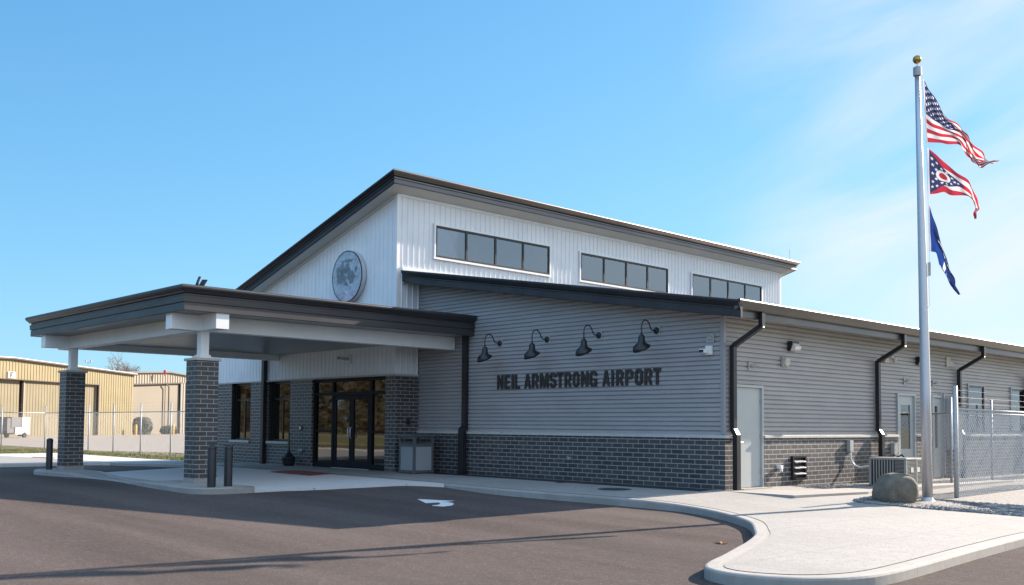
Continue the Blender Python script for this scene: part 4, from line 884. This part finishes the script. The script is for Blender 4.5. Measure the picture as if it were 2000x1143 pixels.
# ------------------------------------------------------------------ condensers
def condenser(name, lab, x0, x1, y0, y1, z0, z1, group):
    e = empty(name, ((x0 + x1) / 2, (y0 + y1) / 2, z0), 0, lab, 'air conditioner', group); a, b, h = (x1 - x0) / 2, (y1 - y0) / 2, z1 - z0
    cm_ = mat('condenser_casing', (.36, .36, .33), .45, .3, col2=(.30, .30, .28), noise_scale=5)
    B('base', curbm, e, (-a - .08, a + .08, -b - .08, b + .08, -.12, .0)); B('core', mat('coil_dark', (.04, .04, .042), .7), e, (-a + .03, a - .03, -b + .03, b - .03, .0, h - .05))
    B('lid', cm_, e, (-a, a, -b, b, h - .05, h), bevel=.01)
    B('post', cm_, e, *[(sx * a - (.05 if sx > 0 else 0), sx * a + (0 if sx > 0 else .05), sy * b - (.05 if sy > 0 else 0), sy * b + (0 if sy > 0 else .05), .0, h - .051) for sx in (-1, 1) for sy in (-1, 1)], (-a, a, -b, -b + .02, .0, .05), (a - .02, a, -b, b, .0, .05))
    g = MB()
    for k in range(1, 9): x = -a + .05 + (a * 2 - .3) * k / 9; g.box(x - .012, x + .012, -b + .002, -b + .02, .05, h - .05)
    k = .07
    while k < h - .06: g.box(a - .27, a - .05, -b + .004, -b + .022, k, k + .012); g.box(a - .022, a - .004, -b + .05, b - .05, k, k + .014); k += .03
    g.build('grille', cm_, e)
    B('label_plate', mat('label_grey', (.6, .6, .58), .5), e, (a - .003, a + .003, -.05, .08, h - .33, h - .22))
condenser('air_conditioner', 'grey condenser unit with louvred side behind the boulder', 10.98, 11.87, 5.5, 6.08, -.07, .62, 'condenser units by the side wall')
condenser('air_conditioner', 'second pale condenser unit mostly hidden by the flagpole', 10.8, 11.45, 6.75, 7.4, -.07, .58, 'condenser units by the side wall')

# ------------------------------------------------------------------ boulder
bo = MB(); nlat, nlon = 26, 40
for i in range(nlat + 1):
    th = math.pi * i / nlat
    for k in range(nlon):
        ph = 2 * math.pi * k / nlon; d = Vector((math.sin(th) * math.cos(ph), math.sin(th) * math.sin(ph), math.cos(th)))
        r = 1 + .10 * noise.noise(d * .9 + Vector((4, 1, 2))) + .035 * noise.noise(d * 2.6) + .014 * noise.noise(d * 8)
        x, y, z = [math.copysign(abs(c_) ** .78, c_) * r * .93 for c_ in (d.x, d.y, d.z)]; z -= .16 * max(0, z) * (x + .2)
        # flattened sloping top facing the viewer, undercut base
        x *= 1 - .16 * max(0, z); kk = max(d.dot(Vector(n_)) for n_ in ((.2, -.9, .25), (.9, -.2, .3), (-.8, -.3, .4), (0, 0, 1), (.5, .5, .6), (-.5, .7, .4))); x *= 1 - .06 * max(0, kk - .8) * 5; y *= 1 - .07 * max(0, kk - .8) * 5; z *= 1 - .05 * max(0, kk - .85) * 5; bo.v.append((x * .47 + .06 * z, y * .40, z * .38))
for i in range(nlat):
    for k in range(nlon): a = i * nlon + k; b = i * nlon + (k + 1) % nlon; bo.f.append((a, a + nlon, b + nlon, b))
bom = mat('boulder_rock', (.085, .074, .056), .9, col2=(.19, .168, .13), noise_scale=6, bump=1, bump_scale=26, detail=12, ramp=(.30, .74))
bl = bo.build('boulder', bom, smooth=True); bl.scale = (.93, .93, .95); bl.location = (13.34, 1.78, .13); bl.rotation_euler = (math.radians(4), 0, math.radians(46)); tag(bl, 'brown grey boulder on the gravel beside the flagpole', 'boulder')

# ------------------------------------------------------------------ flagpole and flags
PB = Vector((13.6, 2.6, 0)); Rh = Vector((R.x, R.y, 0)).normalized(); Nn = Vector((-F.x, -F.y, 0)).normalized()
pole = empty('flagpole', (PB.x, PB.y, -.13), 0, 'tall tapered aluminium flagpole with gold ball standing in the gravel', 'flagpole')
def pp(r, z, off=0): return Rh * r + Nn * off + Vector((0, 0, z + .13))
MB().tube([pp(0, -.13), pp(-.012, 2), pp(-.03, 4), pp(-.062, 6.4), pp(-.088, 8.28)], [.098, .096, .084, .064, .05], 28).build('shaft', alum, pole, smooth=True)
MB().lathe((0, 0, 0), [(.17, -.02), (.165, .01), (.14, .02), (.115, .05), (.10, .09), (.098, .10)], 28).build('base_collar', alum, pole, auto=40)
MB().lathe(pp(-.088, 8.27), [(.07, 0), (.08, .01), (.08, .17), (.065, .18)], 20).build('truck', galv, pole, auto=30)
MB().lathe(pp(-.09, 8.45), [(.012, 0), (.012, .09)], 8).build('spindle', alum, pole)
bmb = MB(); bmb.lathe(pp(-.09, 8.60), [(.083 * math.sin(math.pi * i / 12) + .0001, -.083 * math.cos(math.pi * i / 12)) for i in range(13)], 24); bmb.build('ball', gold, pole, smooth=True)
MB().tube([pp(-.01, 8.25, .03), pp(.055, 7.2, .03), pp(.08, 5.7, .03), pp(.09, 4.6, .03), pp(.075, 4.25, .03), pp(.07, 3.7, .05), pp(.0, 3.62, .11), pp(-.07, 3.55, .09)], .006, 6).build('halyard', mat('white_rope', (.7, .7, .68), .8), pole)
B('cleat', galv, pole, *[]) if False else MB().obox(pp(.085, 4.42, .02), Rh * .022, Nn * .02, Vector((0, 0, .13))).build('halyard_weight', galv, pole)
def flag(name, lab, colfn, top, bot, nu=100, nv=70, folds=(), m_rough=.8):
    # top / bottom edge polylines in (r, z), u runs hoist -> fly
    def ev(pts, t):
        seglen = [0]
        for a, b in zip(pts, pts[1:]): seglen.append(seglen[-1] + math.hypot(b[0] - a[0], b[1] - a[1]))
        L = seglen[-1] * t
        for i in range(len(pts) - 1):
            if L <= seglen[i + 1] + 1e-9:
                f_ = (L - seglen[i]) / max(1e-9, seglen[i + 1] - seglen[i]); return (pts[i][0] + (pts[i + 1][0] - pts[i][0]) * f_, pts[i][1] + (pts[i + 1][1] - pts[i][1]) * f_)
        return pts[-1]
    T = smooth_path(top, 8); Bt = smooth_path(bot, 8); h0 = Vector((T[0][0], 0, T[0][1])); loc = PB + Rh * T[0][0] + Vector((0, 0, Bt[0][1]))
    mb = MB()
    for j in range(nv + 1):
        for i in range(nu + 1):
            u = i / nu; v = j / nv; a = ev(T, u); b = ev(Bt, u); r = a[0] + (b[0] - a[0]) * v; z = a[1] + (b[1] - a[1]) * v
            off = sum(A * u ** .7 * math.sin(2 * math.pi * (fu * u + fv * v + ph)) for A, fu, fv, ph in folds)
            p = PB + Rh * r + Nn * off + Vector((0, 0, z)) - loc; mb.v.append(tuple(p))
    for j in range(nv):
        for i in range(nu): a = j * (nu + 1) + i; mb.f.append((a, a + nu + 1, a + nu + 2, a + 1))
    mt_ = bpy.data.materials.new(name + '_cloth'); mt_.use_nodes = True; tt = mt_.node_tree; at = N(tt, 'ShaderNodeVertexColor', layer_name='col')
    tt.nodes.clear() if False else None
    pb = tt.nodes['Principled BSDF']; tt.links.new(at.outputs[0], pb.inputs['Base Color']); pb.inputs['Roughness'].default_value = m_rough
    tl = N(tt, 'ShaderNodeBsdfTranslucent'); tt.links.new(at.outputs[0], tl.inputs[0]); ms = N(tt, 'ShaderNodeMixShader'); ms.inputs[0].default_value = .4
    tt.links.new(pb.outputs[0], ms.inputs[1]); tt.links.new(tl.outputs[0], ms.inputs[2]); tt.links.new(ms.outputs[0], tt.nodes['Material Output'].inputs[0])
    o = mb.build(name, mt_, smooth=True); o.location = loc
    ca = o.data.color_attributes.new('col', 'FLOAT_COLOR', 'CORNER')
    for p in o.data.polygons:
        j, i = divmod(p.index, nu); c = colfn((i + .5) / nu, (j + .5) / nv)
        for li in p.loop_indices: ca.data[li].color = (*c, 1)
    tag(o, lab, 'flag', 'flags flying on the pole'); return o
RED = (.42, .03, .05); WHT = (.66, .64, .63); BLU = (.03, .04, .11)
def star(du, dv, r, asp=1.0):
    x, y = du * asp, -dv; a = math.atan2(x, y) % (2 * math.pi / 5); a = min(a, 2 * math.pi / 5 - a); d = math.hypot(x, y)
    return d * math.cos(a - math.pi / 5) < r * .62 if False else d < r * (.382 / (math.cos(a - math.pi / 5) - .0) if False else 1 - .62 * (a / (math.pi / 5)))
def us(u, v):
    if u < .015: return (.6, .58, .6)
    if u < .40 and v < 7 / 13:
        cu, cv = u / .40, v / (7 / 13)
        for row in range(9):
            ns_ = 6 if row % 2 == 0 else 5; cy_ = (row + 1) / 10
            for k in range(ns_):
                cx_ = (2 * k + (1 if row % 2 == 0 else 2)) / 12
                if star((cu - cx_) * .76, (cv - cy_) * .54, .028): return WHT
        return BLU
    return RED if int(v * 13) % 2 == 0 else WHT
flag('national_flag', 'red and white striped flag with starred blue canton, topmost on the pole', us,
     [(.03, 8.215), (.13, 8.00), (.26, 7.80), (.40, 7.60), (.52, 7.47), (.66, 7.36), (.80, 7.14), (.92, 6.93), (1.05, 6.79), (1.22, 6.66), (1.33, 6.585), (1.46, 6.57)],
     [(.075, 6.945), (.30, 6.925), (.50, 6.90), (.72, 6.89), (.80, 6.85), (.90, 6.73), (1.00, 6.60), (1.08, 6.48), (1.14, 6.425), (1.22, 6.48), (1.33, 6.53), (1.46, 6.555)],
     150, 104, [(.12, 1.6, .8, .1), (.06, 3.5, -1.5, .4), (.025, 6, 3, .2)])
def oh(u, v):
    if u < .02: return (.55, .54, .60)
    hy = .5; edge = abs(v - .5)
    tri = u < .56 and edge < .5 * (1 - u / .56)
    if tri:
        du, dv = (u - .22) * 1.6, (v - .5) * 1.0
        d = math.hypot(du, dv)
        if d < .10: return RED
        if d < .165: return WHT
        sts = [(.07, .30), (.07, .5), (.07, .70), (.12, .38), (.12, .62), (.06, .85 - .02), (.06, .17), (.13, .20), (.13, .80), (.20, .28), (.20, .72), (.27, .30), (.27, .70), (.34, .40), (.34, .60), (.38, .5), (.43, .5)]
        for a, b in sts:
            if star((u - a) * 1.6, v - b, .038): return WHT
        return BLU
    # five stripes, tapering
    sw_ = v
    k = int(clamp(sw_ * 5, 0, 4.999)); return RED if k % 2 == 0 else WHT
flag('state_flag', 'swallowtail flag with red disc on a starred blue triangle, middle of the three', oh,
     [(.09, 6.83), (.28, 6.68), (.46, 6.52), (.66, 6.36), (.86, 6.20), (.95, 6.03), (1.02, 5.86), (1.07, 5.70), (1.11, 5.62), (1.06, 5.56), (1.02, 5.42)],
     [(.10, 5.90), (.24, 5.915), (.40, 5.95), (.52, 5.90), (.70, 5.89), (.88, 5.87), (.95, 5.80), (.99, 5.70), (1.00, 5.60), (.98, 5.54), (1.01, 5.42)],
     140, 90, [(.05, 1.4, .9, .3), (.025, 4, -1, .1)])
def blf(u, v):
    if u < .03: return (.45, .46, .5)
    if .30 < u < .72 and abs(v - .28) < .045 and (int(u * 60) % 3) != 0: return (.6, .62, .64)
    if .50 < u < .60 and .55 < v < .85: return (.62, .62, .60)
    if .64 < u < .72 and .6 < v < .9: return (.62, .62, .60)
    return (.015, .05, .23) if v > .5 or u < .15 else (.015, .03, .12)
flag('city_flag', 'dark blue flag hanging limp, lowest of the three', blf,
     [(.085, 5.735), (.12, 5.66), (.18, 5.45), (.27, 5.20), (.35, 4.95), (.43, 4.66), (.50, 4.42), (.56, 4.28), (.575, 4.18), (.57, 4.10), (.60, 4.04), (.68, 3.93)],
     [(.10, 4.78), (.16, 4.765), (.235, 4.745), (.27, 4.62), (.30, 4.52), (.33, 4.49), (.38, 4.36), (.43, 4.23), (.49, 4.12), (.55, 4.03), (.60, 3.97), (.675, 3.92)],
     90, 50, [(.05, 1.2, 1.2, .2), (.03, 3, 2, .5)])

# ------------------------------------------------------------------ litter bin, ash urn, bollards
lb = empty('litter_bin', (.91, .04, 0), 0, 'square grey litter bin with pale panels beside the brick entrance pillar', 'litter bin')
h_ = .33
B('frame', binf, lb, *[(sx * h_ - (.06 if sx > 0 else 0), sx * h_ + (0 if sx > 0 else .06), sy * h_ - (.06 if sy > 0 else 0), sy * h_ + (0 if sy > 0 else .06), .0, .985) for sx in (-1, 1) for sy in (-1, 1)],
  *[(-h_ + .06, h_ - .06, s_ * (h_ - .005) - .02, s_ * (h_ - .005) + .005 if s_ < 0 else s_ * (h_ - .005) + .005, z0, z1) for s_ in (-1, 1) for z0, z1 in ((.02, .09), (.72, .80), (.955, .985))],
  *[(s_ * (h_ - .01) - .012, s_ * (h_ - .01) + .01, -h_ + .06, h_ - .06, z0, z1) for s_ in (-1, 1) for z0, z1 in ((.02, .09), (.72, .80), (.955, .985))], bevel=.004)
for args in ((-.27, .27, -.315, -.30, .09, .72), (-.27, .27, .30, .315, .09, .72), (-.315, -.30, -.27, .27, .09, .72), (.30, .315, -.27, .27, .09, .72)): B('panel', binp, lb, args)
B('liner', darkm2, lb, (-.24, .24, -.24, .24, .05, .70))
lid = MB(); hh = h_ + .035
for sy in (-hh, hh):
    for k in range(9): x = -hh + 2 * hh * k / 8; lid.v.append((x, sy, .987)); lid.v.append((x, sy, 1.0 + .055 * math.cos((k - 4) / 4 * 1.4)))
for k in range(8):
    a = 2 * k; lid.f += [(a, a + 2, a + 3, a + 1), (a + 18, a + 19, a + 21, a + 20), (a + 1, a + 3, a + 21, a + 19), (a, a + 18, a + 20, a + 2)]
lid.f += [(0, 1, 19, 18), (16, 34, 35, 17)]
lid.build('lid', binf, lb)
ur = empty('ash_urn', (-4.98, -.30, 0), 0, 'black smokers urn with tall thin neck against the brick wall', 'ash urn')
MB().lathe((0, 0, 0), [(.13, 0), (.165, .03), (.19, .13), (.20, .22), (.215, .235), (.215, .26), (.18, .28), (.11, .36), (.05, .44), (.03, .55), (.024, .9), (.024, 1.02), (.01, 1.03)], 24).build('body', mat('black_plastic', (.016, .016, .018), .4), ur, smooth=True)
def bollard():
    e = empty('bollard', (0, 0, 0)); mb = MB()
    mb.lathe((0, 0, 0), [(.085, -.05), (.085, .80), (.080, .825), (.06, .845), (.03, .855), (.002, .858)], 26); mb.build('post', mat('black_bollard', (.018, .018, .020), .42, col2=(.024, .024, .026), noise_scale=8), e, auto=50)
    MB().lathe((0, 0, 0), [(.088, .772), (.088, .795)], 26).build('cap_band', darkm2, e, smooth=False)
    return e
b0 = bollard()
for i, (x, y, lab) in enumerate(((3.08, -6.96, 'black bollard standing right in front of the near brick column'), (3.0, -6.55, 'black bollard at the tip of the kerb island, right of the near column'), (-6.55, -6.85, 'black bollard left of the far brick column'))):
    b_ = b0 if i == 0 else copy_tree(b0); b_.location = (x, y, 0); tag(b_, lab, 'bollard', 'black bollards on the kerb island')

# ------------------------------------------------------------------ chain-link fences
def fence(name, pts, z, h, lab, group, pitch=.07, wr=.0022, spacing=3.2, wires=3, posts=True, rail_r=.022, post_r=.03, overhang=.35):
    e = empty(name, (pts[0][0], pts[0][1], z), 0, lab, 'fence', group)
    o0 = Vector((pts[0][0], pts[0][1], z)); rail = MB(); mesh = MB(); wire = MB(); pl = []
    def tri(mb, p, q, r, nrm):
        p, q = Vector(p), Vector(q); d = (q - p).normalized(); a = nrm * r; b = d.cross(nrm) * r; o = len(mb.v)
        for c in (p, q): mb.v += [tuple(c + a), tuple(c - a * .5 + b), tuple(c - a * .5 - b)]
        for k in range(3): mb.f.append((o + k, o + (k + 1) % 3, o + 3 + (k + 1) % 3, o + 3 + k))
    for (a, b) in zip(pts, pts[1:]):
        A = Vector((a[0], a[1], z)) - o0; Bv = Vector((b[0], b[1], z)) - o0; L = (Bv - A).length; d = (Bv - A).normalized(); nrm = Vector((d.y, -d.x, 0))
        rail.tube([A + Vector((0, 0, h)), Bv + Vector((0, 0, h))], rail_r, 8)
        n_ = max(1, round(L / spacing))
        for k in range(n_ + 1):
            if k == 0 and pl: continue
            pl.append(A + d * (L * k / n_))
        for hh_ in [h + .12 + .14 * k for k in range(wires)]: wire.tube([A + Vector((0, 0, hh_)), Bv + Vector((0, 0, hh_))], .0018, 5)
        s_ = -h
        while s_ < L:
            for sg in (1, -1):
                x0, z0, x1, z1 = (s_, 0, s_ + h, h) if sg > 0 else (s_ + h, 0, s_, h)
                def cl_(xa, za, xb2, zb2):
                    if xa < 0: za += (zb2 - za) * (0 - xa) / (xb2 - xa); xa = 0
                    if xa > L: za += (zb2 - za) * (L - xa) / (xb2 - xa); xa = L
                    return xa, za
                if max(x0, x1) <= 0 or min(x0, x1) >= L: continue
                c0 = cl_(x0, z0, x1, z1); c1 = cl_(x1, z1, x0, z0)
                off = nrm * (.004 * sg)
                tri(mesh, A + d * c0[0] + off + Vector((0, 0, c0[1] + .03)), A + d * c1[0] + off + Vector((0, 0, c1[1] + .03)), wr, nrm)
            s_ += pitch
    rail.build('top_rail', galv, e, smooth=True); mesh.build('mesh', galvw, e); wire.build('barbed_wire', mat('barbed_wire_steel', (.25, .25, .24), .7), e)
    if posts:
        for p in pl:
            q = MB(); q.tube([p + Vector((0, 0, -.2)), p + Vector((0, 0, h + .04 + (overhang if wires else 0)))], post_r, 10); q.build('post', galv, e, smooth=True)
    return e
fence('chain_link_fence', [(-12.75, 2.3), (-34.0, 2.25), (-33.4, -.1), (-60, -3.0)], -.20, 1.98, 'galvanised chain link fence with barbed wire across the grass left of the building', 'chain link fences', pitch=.085, wr=.0018, spacing=3.05)
fence('chain_link_fence', [(13.45, 4.35), (13.1, 14)], -.16, 1.86, 'nearest chain link fence running back from the tall post beside the flagpole', 'chain link fences', pitch=.115, wr=.0042, spacing=4.8, post_r=.048, overhang=.45)
fence('chain_link_fence', [(10.32, 10.3), (11.5, 8.9), (11.35, 20)], -.16, 1.86, 'inner chain link fence close to the side wall, behind the nearer one', 'chain link fences', pitch=.115, wr=.0042, spacing=2.6)

# ------------------------------------------------------------------ far hangars
def ribbed(mb, x0, x1, zf0, zf1, y, per=.6, dep=-.06):
    pts = []; a = x0
    while a < x1: pts += [(a, 0), (a + per * .55, 0), (a + per * .7, dep), (a + per * .85, dep)]; a += per
    pts = [p for p in pts if p[0] < x1] + [(x1, 0)]
    for (a, da), (b, db) in zip(pts, pts[1:]): mb.add([(a, y + da, zf0(a)), (b, y + db, zf0(b)), (b, y + db, zf1(b)), (a, y + da, zf1(a))], [(0, 1, 2, 3)])
ym = mat('yellow_hangar_metal', (.225, .182, .088), .55, .1, col2=(.19, .155, .076), noise_scale=.6)
ymd = mat('tan_hangar_door', (.185, .155, .088), .55, .1, col2=(.16, .135, .078), noise_scale=.5)
tanm = mat('beige_hangar_metal', (.19, .165, .125), .6, .1, col2=(.165, .143, .11), noise_scale=.2)
tanr = mat('tan_hangar_trim', (.27, .235, .18), .6)
roofdk = mat('brown_roof_edge', (.045, .025, .022), .6); roofw = mat('white_roof_panel', (.65, .66, .66), .4, .2)
def vlocal(P0, P1):   # local frame: x along the face toward P1, y = into the building
    return math.atan2(P1[1] - P0[1], P1[0] - P0[0])
# hangar F: right corner P0, going left along the face
P0 = (-99.7, 34.7); P1 = (-87.4, 15.8); ang = vlocal(P0, P1)
hf = empty('hangar', (P0[0], P0[1], -.27), ang, 'yellow corrugated hangar with sliding doors left of the far column', 'hangar')
RZ = lambda x: 7.4 + .028 * min(x, 21.1) * 1.0 - (max(0, x - 21.1) * .028) + .06
# local x = along face to the left as seen; outward normal: local y positive or negative? faces the camera at +y
q = MB(); ribbed(q, 0, 6.7, lambda x: 0, RZ, 0, .45, .04); ribbed(q, 6.7, 40, lambda x: 5.98 if x > 9.6 else 5.98 + 0 * x, RZ, 0, .45, .04); q.build('front_wall', ym, hf)
q = MB(); ribbed(q, 6.7, 19.0, lambda x: 0, lambda x: 6.1, -.35, .45, .03); q.build('hangar_door', ymd, hf)
q = MB(); ribbed(q, 19.25, 40, lambda x: 0, lambda x: 6.1, -.55, .45, .03); q.build('hangar_door', ymd, hf)
B('door_frame', roofdk, hf, (6.7, 6.82, -.5, .03, 0, 6.0), (6.7, 40, -.5, .07, 5.93, 6.02))
B('door_edge', roofdk, hf, (19.0, 19.1, -.6, -.35, 0, 6.0))
B('door_edge', tanr, hf, (18.82, 18.97, -.34, -.26, 0, 6.0))
B('door_edge', tanr, hf, (6.83, 6.98, -.34, -.26, 0, 6.0))
rf = MB(); vs = [(x, y, RZ(x) + d) for d in (.0, .16) for x, y in ((-.5, .35), (21.1, .35), (40.5, .35), (40.5, -45), (21.1, -45), (-.5, -45))]
rf.add(vs, [(5, 4, 1, 0), (4, 3, 2, 1), (6, 7, 10, 11), (7, 8, 9, 10), (0, 1, 7, 6), (1, 2, 8, 7), (2, 3, 9, 8), (3, 4, 10, 9), (4, 5, 11, 10), (5, 0, 6, 11)]); rf.build('roof', roofdk, hf)
q = MB(); vs = [(x, y, RZ(x) + d) for d in (.163, .24) for x, y in ((-.6, .2), (21.1, .2), (40.5, .2), (40.5, -45), (21.1, -45), (-.6, -45))]
q.add(vs, [(5, 4, 1, 0), (4, 3, 2, 1), (6, 7, 10, 11), (7, 8, 9, 10), (0, 1, 7, 6), (1, 2, 8, 7), (2, 3, 9, 8), (3, 4, 10, 9), (4, 5, 11, 10), (5, 0, 6, 11)]); q.build('roof_sheet', roofw, hf)
B('side_wall', ym, hf, (0, .1, -45, -.01, 0, 7.3), (39.9, 40, -45, -.01, 0, 7.0), (0, 40, -45, -44.9, 0, 7.2))
pl_ = B('number_plate', mat('plate_white', (.62, .60, .52), .6), hf, (20.7, 21.8, .07, .12, 5.97 + .1, 6.75))
g_ = glyph_mesh('F', 0, .46, 0, .56, -.01, .012); gl = g_.build('letter', darkm2, pl_); gl.location = (21.48, .125, 6.14); gl.rotation_euler = (0, 0, math.pi)
# hangar 2
P0 = (-105.7, 37.2); P1 = (-111.3, 47.2); ang2 = vlocal(P0, P1)
h2 = empty('hangar', (P0[0], P0[1], -.27), ang2, 'beige hangar with flat grey door, farther back to the right of the yellow one', 'hangar')
R2 = lambda x: 7.95 + .055 * min(x, 7.5) - .055 * max(0, x - 7.5) + .1
q = MB(); ribbed(q, -8, 22, lambda x: 6.55 + .06 * x, R2, 0, .55, -.08); ribbed(q, 10.4, 22, lambda x: 0, lambda x: 6.55 + .06 * x, 0, .55, -.08); q.build('front_wall', tanr, h2)
B('hangar_door', tanm, h2, (-8, 7.0, .25, .4, 0, 7.4), (7.05, 10.1, .2, .4, 0, 7.4))
B('door_frame', roofdk, h2, (10.1, 10.2, -.05, .3, 0, 7.2))
q = MB(); q.add([(-8, -.12, 6.0), (10.4, -.12, 7.1), (10.4, -.12, 7.25), (-8, -.12, 6.15), (-8, .1, 6.0), (10.4, .1, 7.1), (10.4, .1, 7.25), (-8, .1, 6.15)], [(0, 1, 2, 3), (0, 4, 5, 1), (3, 2, 6, 7)]); q.build('door_track', roofdk, h2)
q = MB(); vs = [(x, y, R2(x) + d) for d in (.0, .2) for x, y in ((-8.5, -.35), (7.5, -.35), (22, -.35), (22, 40), (7.5, 40), (-8.5, 40))]
q.add(vs, [(5, 4, 1, 0), (4, 3, 2, 1), (6, 7, 10, 11), (7, 8, 9, 10), (0, 1, 7, 6), (1, 2, 8, 7), (2, 3, 9, 8), (3, 4, 10, 9), (4, 5, 11, 10), (5, 0, 6, 11)]); q.build('roof', mat('grey_brown_roof', (.12, .11, .10), .6), h2)
MB().tube([(7.2, -.25, 0), (7.2, -.25, 6.5), (6.6, -.2, 6.9)], .09, 8).build('drainpipe', mat('brown_pipe', (.10, .08, .07), .5), h2)
def unproj(u, v, dep):
    return Vector((21.8786, -16.5483, 1.3053)) + (F + R * ((u - 1000) / 1928.36) - U * ((v - 735.05) / 1928.36)) * dep
# round clipped bushes, trailer, yellow bollards by the hangars
def leafball(mb, c, rx, ry, rz, n_, s_, rng):
    for _ in range(n_):
        d = Vector((rng.gauss(0, 1), rng.gauss(0, 1), rng.gauss(0, 1))).normalized() * (rng.uniform(.55, 1.0)); p = Vector(c) + Vector((d.x * rx, d.y * ry, d.z * rz))
        a = Vector((rng.gauss(0, 1), rng.gauss(0, 1), rng.gauss(0, 1))).normalized() * s_; b = a.cross(Vector((rng.gauss(0, 1), rng.gauss(0, 1), rng.gauss(0, 1)))).normalized() * s_
        mb.add([p - a, p + b, p + a, p - b], [(0, 1, 2, 3)])
green = mat('dark_evergreen', (.028, .034, .026), .9, col2=(.045, .055, .04), noise_scale=2)
for (u, v, dep, rx, rz_, lab) in ((277, 848, 126, 1.15, 1.15, 'large clipped dark evergreen bush against the corner of the yellow hangar'), (330, 847, 132, 1.05, .6, 'low clipped dark bush in front of the beige hangar door')):
    p = unproj(u, v, dep); rng = random.Random(u); e = empty('bush', (p.x, p.y, -.27), 0, lab, 'bush', 'clipped bushes by the hangars')
    mb = MB(); leafball(mb, (0, 0, rz_ * .85), rx * 1.12, rx * 1.12, rz_ * 1.12, 1500, .12, rng); mb.lathe((0, 0, 0), [(rx * .95, .02), (rx * 1.0, rz_ * .5), (rx * 1.0, rz_ * 1.3), (rx * .9, rz_ * 1.75), (rx * .6, rz_ * 1.95), (.1, rz_ * 2)], 16)
    mb.build('foliage', green, e); MB().tube([(0, 0, -.1), (0, 0, rz_)], .08, 8).build('stem', mat('bark', (.10, .08, .06), .9), e)
for (u, v, lab) in ((265, 849, 'yellow bollard in front of the large dark bush'), (338, 847, 'yellow bollard in front of the low dark bush')):
    p = unproj(u, v, 122 if u < 300 else 129)
    tag(MB().lathe((0, 0, 0), [(.16, 0), (.16, 1.22), (.12, 1.30), (.02, 1.33)], 14).build('yellow_bollard', mat('safety_yellow', (.55, .30, .03), .5), auto=40), lab, 'bollard', 'yellow bollards by the hangars').location = (p.x, p.y, -.27)
p = unproj(33, 846, 96)
tr = empty('trailer', (p.x, p.y, -.27), ang, 'white equipment trailer with dark side parked by the yellow hangar', 'trailer')
B('body', mat('trailer_white', (.62, .60, .60), .5), tr, (-.55, .5, -1, 1, .35, 2.0), (.5, 1.4, -1, 1, .35, 1.0), bevel=.02); B('side_panel', mat('trailer_dark', (.10, .10, .11), .6), tr, (.52, 1.9, -.95, .95, 1.0, 2.0), (1.4, 2.4, -.9, .9, .5, 1.9))
for s_ in (-1, 1): MB().lathe((.2, s_ * 1.0, .28), [(.05, -.08), (.27, -.08), (.27, .08), (.05, .08)], 18, (0, 1, 0)).build('wheel', darkm2, tr, auto=30)
# apron lights on a mast behind the hangar, obstruction light
e_ = unproj(171, 760, 175); mz = empty('light_mast', (e_.x, e_.y, -.27), 0, 'thin mast with two small heads showing above the yellow hangar', 'light mast')
MB().tube([(0, 0, 0), (0, 0, 12.1)], .04, 6).build('mast', galv, mz); q = MB(); dd = Rh * .48
q.tube([-dd + Vector((0, 0, 12.1)), dd + Vector((0, 0, 12.1))], .03, 6); q.build('cross_arm', galv, mz)
for s_ in (-1, 1): MB().obox(dd * s_ + Vector((0, 0, 12.4)), Rh * .09, Nn * .09, Vector((0, 0, .22))).build('lamp_head', litem, mz)
MB().obox(Vector((0, 0, 10.6)), Rh * .2, Nn * .12, Vector((0, 0, .12))).build('control_box', litem, mz)
e_ = unproj(322, 730, 134); q = MB(); q.lathe((0, 0, 0), [(.07, -.3), (.07, .1), (.17, .14), (.17, .42), (.08, .5)], 12); tag(q.build('beacon', mat('red_beacon', (.6, .03, .03), .4), auto=30), 'small red obstruction beacon on the ridge of the beige hangar', 'beacon').location = (e_.x, e_.y, e_.z)
# ------------------------------------------------------------------ trees
barkm = mat('winter_bark', (.16, .125, .10), .9, col2=(.23, .19, .155), noise_scale=3)
def bare_tree(name, loc, H, seed, lab, group=None, levels=6, m_=None, spread=.62, bm_=None):
    rng = random.Random(seed); e = empty(name, loc, 0, lab, 'tree', group); tr_ = MB(); cr2 = MB()
    def grow(p, d, L, r, lv):
        q = p + d * L; mid_ = p + d * L * .5 + Vector((rng.gauss(0, 1), rng.gauss(0, 1), 0)) * L * .05
        (tr_ if lv >= levels - 1 else cr2).tube([p, mid_, q], [r, r * .85, r * .7], 5 if lv > 2 else 3, caps=False)
        if lv == 0: return
        for k in range(rng.choice((2, 3, 3))):
            nd = (d + Vector((rng.gauss(0, 1), rng.gauss(0, 1), rng.gauss(0, .5) + .35)) * spread).normalized(); grow(q if k < 2 else mid_, nd, L * rng.uniform(.62, .86), r * .62, lv - 1)
    grow(Vector((0, 0, 0)), Vector((0, 0, 1)), H * .27, H * .032, levels)
    tr_.build('trunk', m_ or barkm, e); cr2.build('crown', m_ or barkm, e); return e
p = unproj(228, 846, 158)
bare_tree('bare_tree', (p.x, p.y, -.3), 14.6, 11, 'leafless tree rising behind the hangars', levels=7)
# woods across the road (seen only as reflections in the entrance glass)
rng = random.Random(3); wd = MB()
for k in range(260):
    x = rng.uniform(-160, 5); y = rng.uniform(-84, -62); H = rng.uniform(13, 20)
    wd.tube([(x, y, -.3), (x + rng.uniform(-.3, .3), y, H * .8)], [.22, .08], 5, caps=False)
    leafball(wd, (x, y, H * .62), 2.6, 2.2, H * .36, 230, .28, rng); leafball(wd, (x + 1, y, 2.2), 2.6, 1.5, 2.6, 110, .24, rng)
tag(wd.build('woods', mat('winter_woods', (.05, .043, .028), .9, col2=(.085, .073, .05), noise_scale=.3)), 'line of brown winter trees mirrored in the entrance glass', 'woods', kind='stuff')
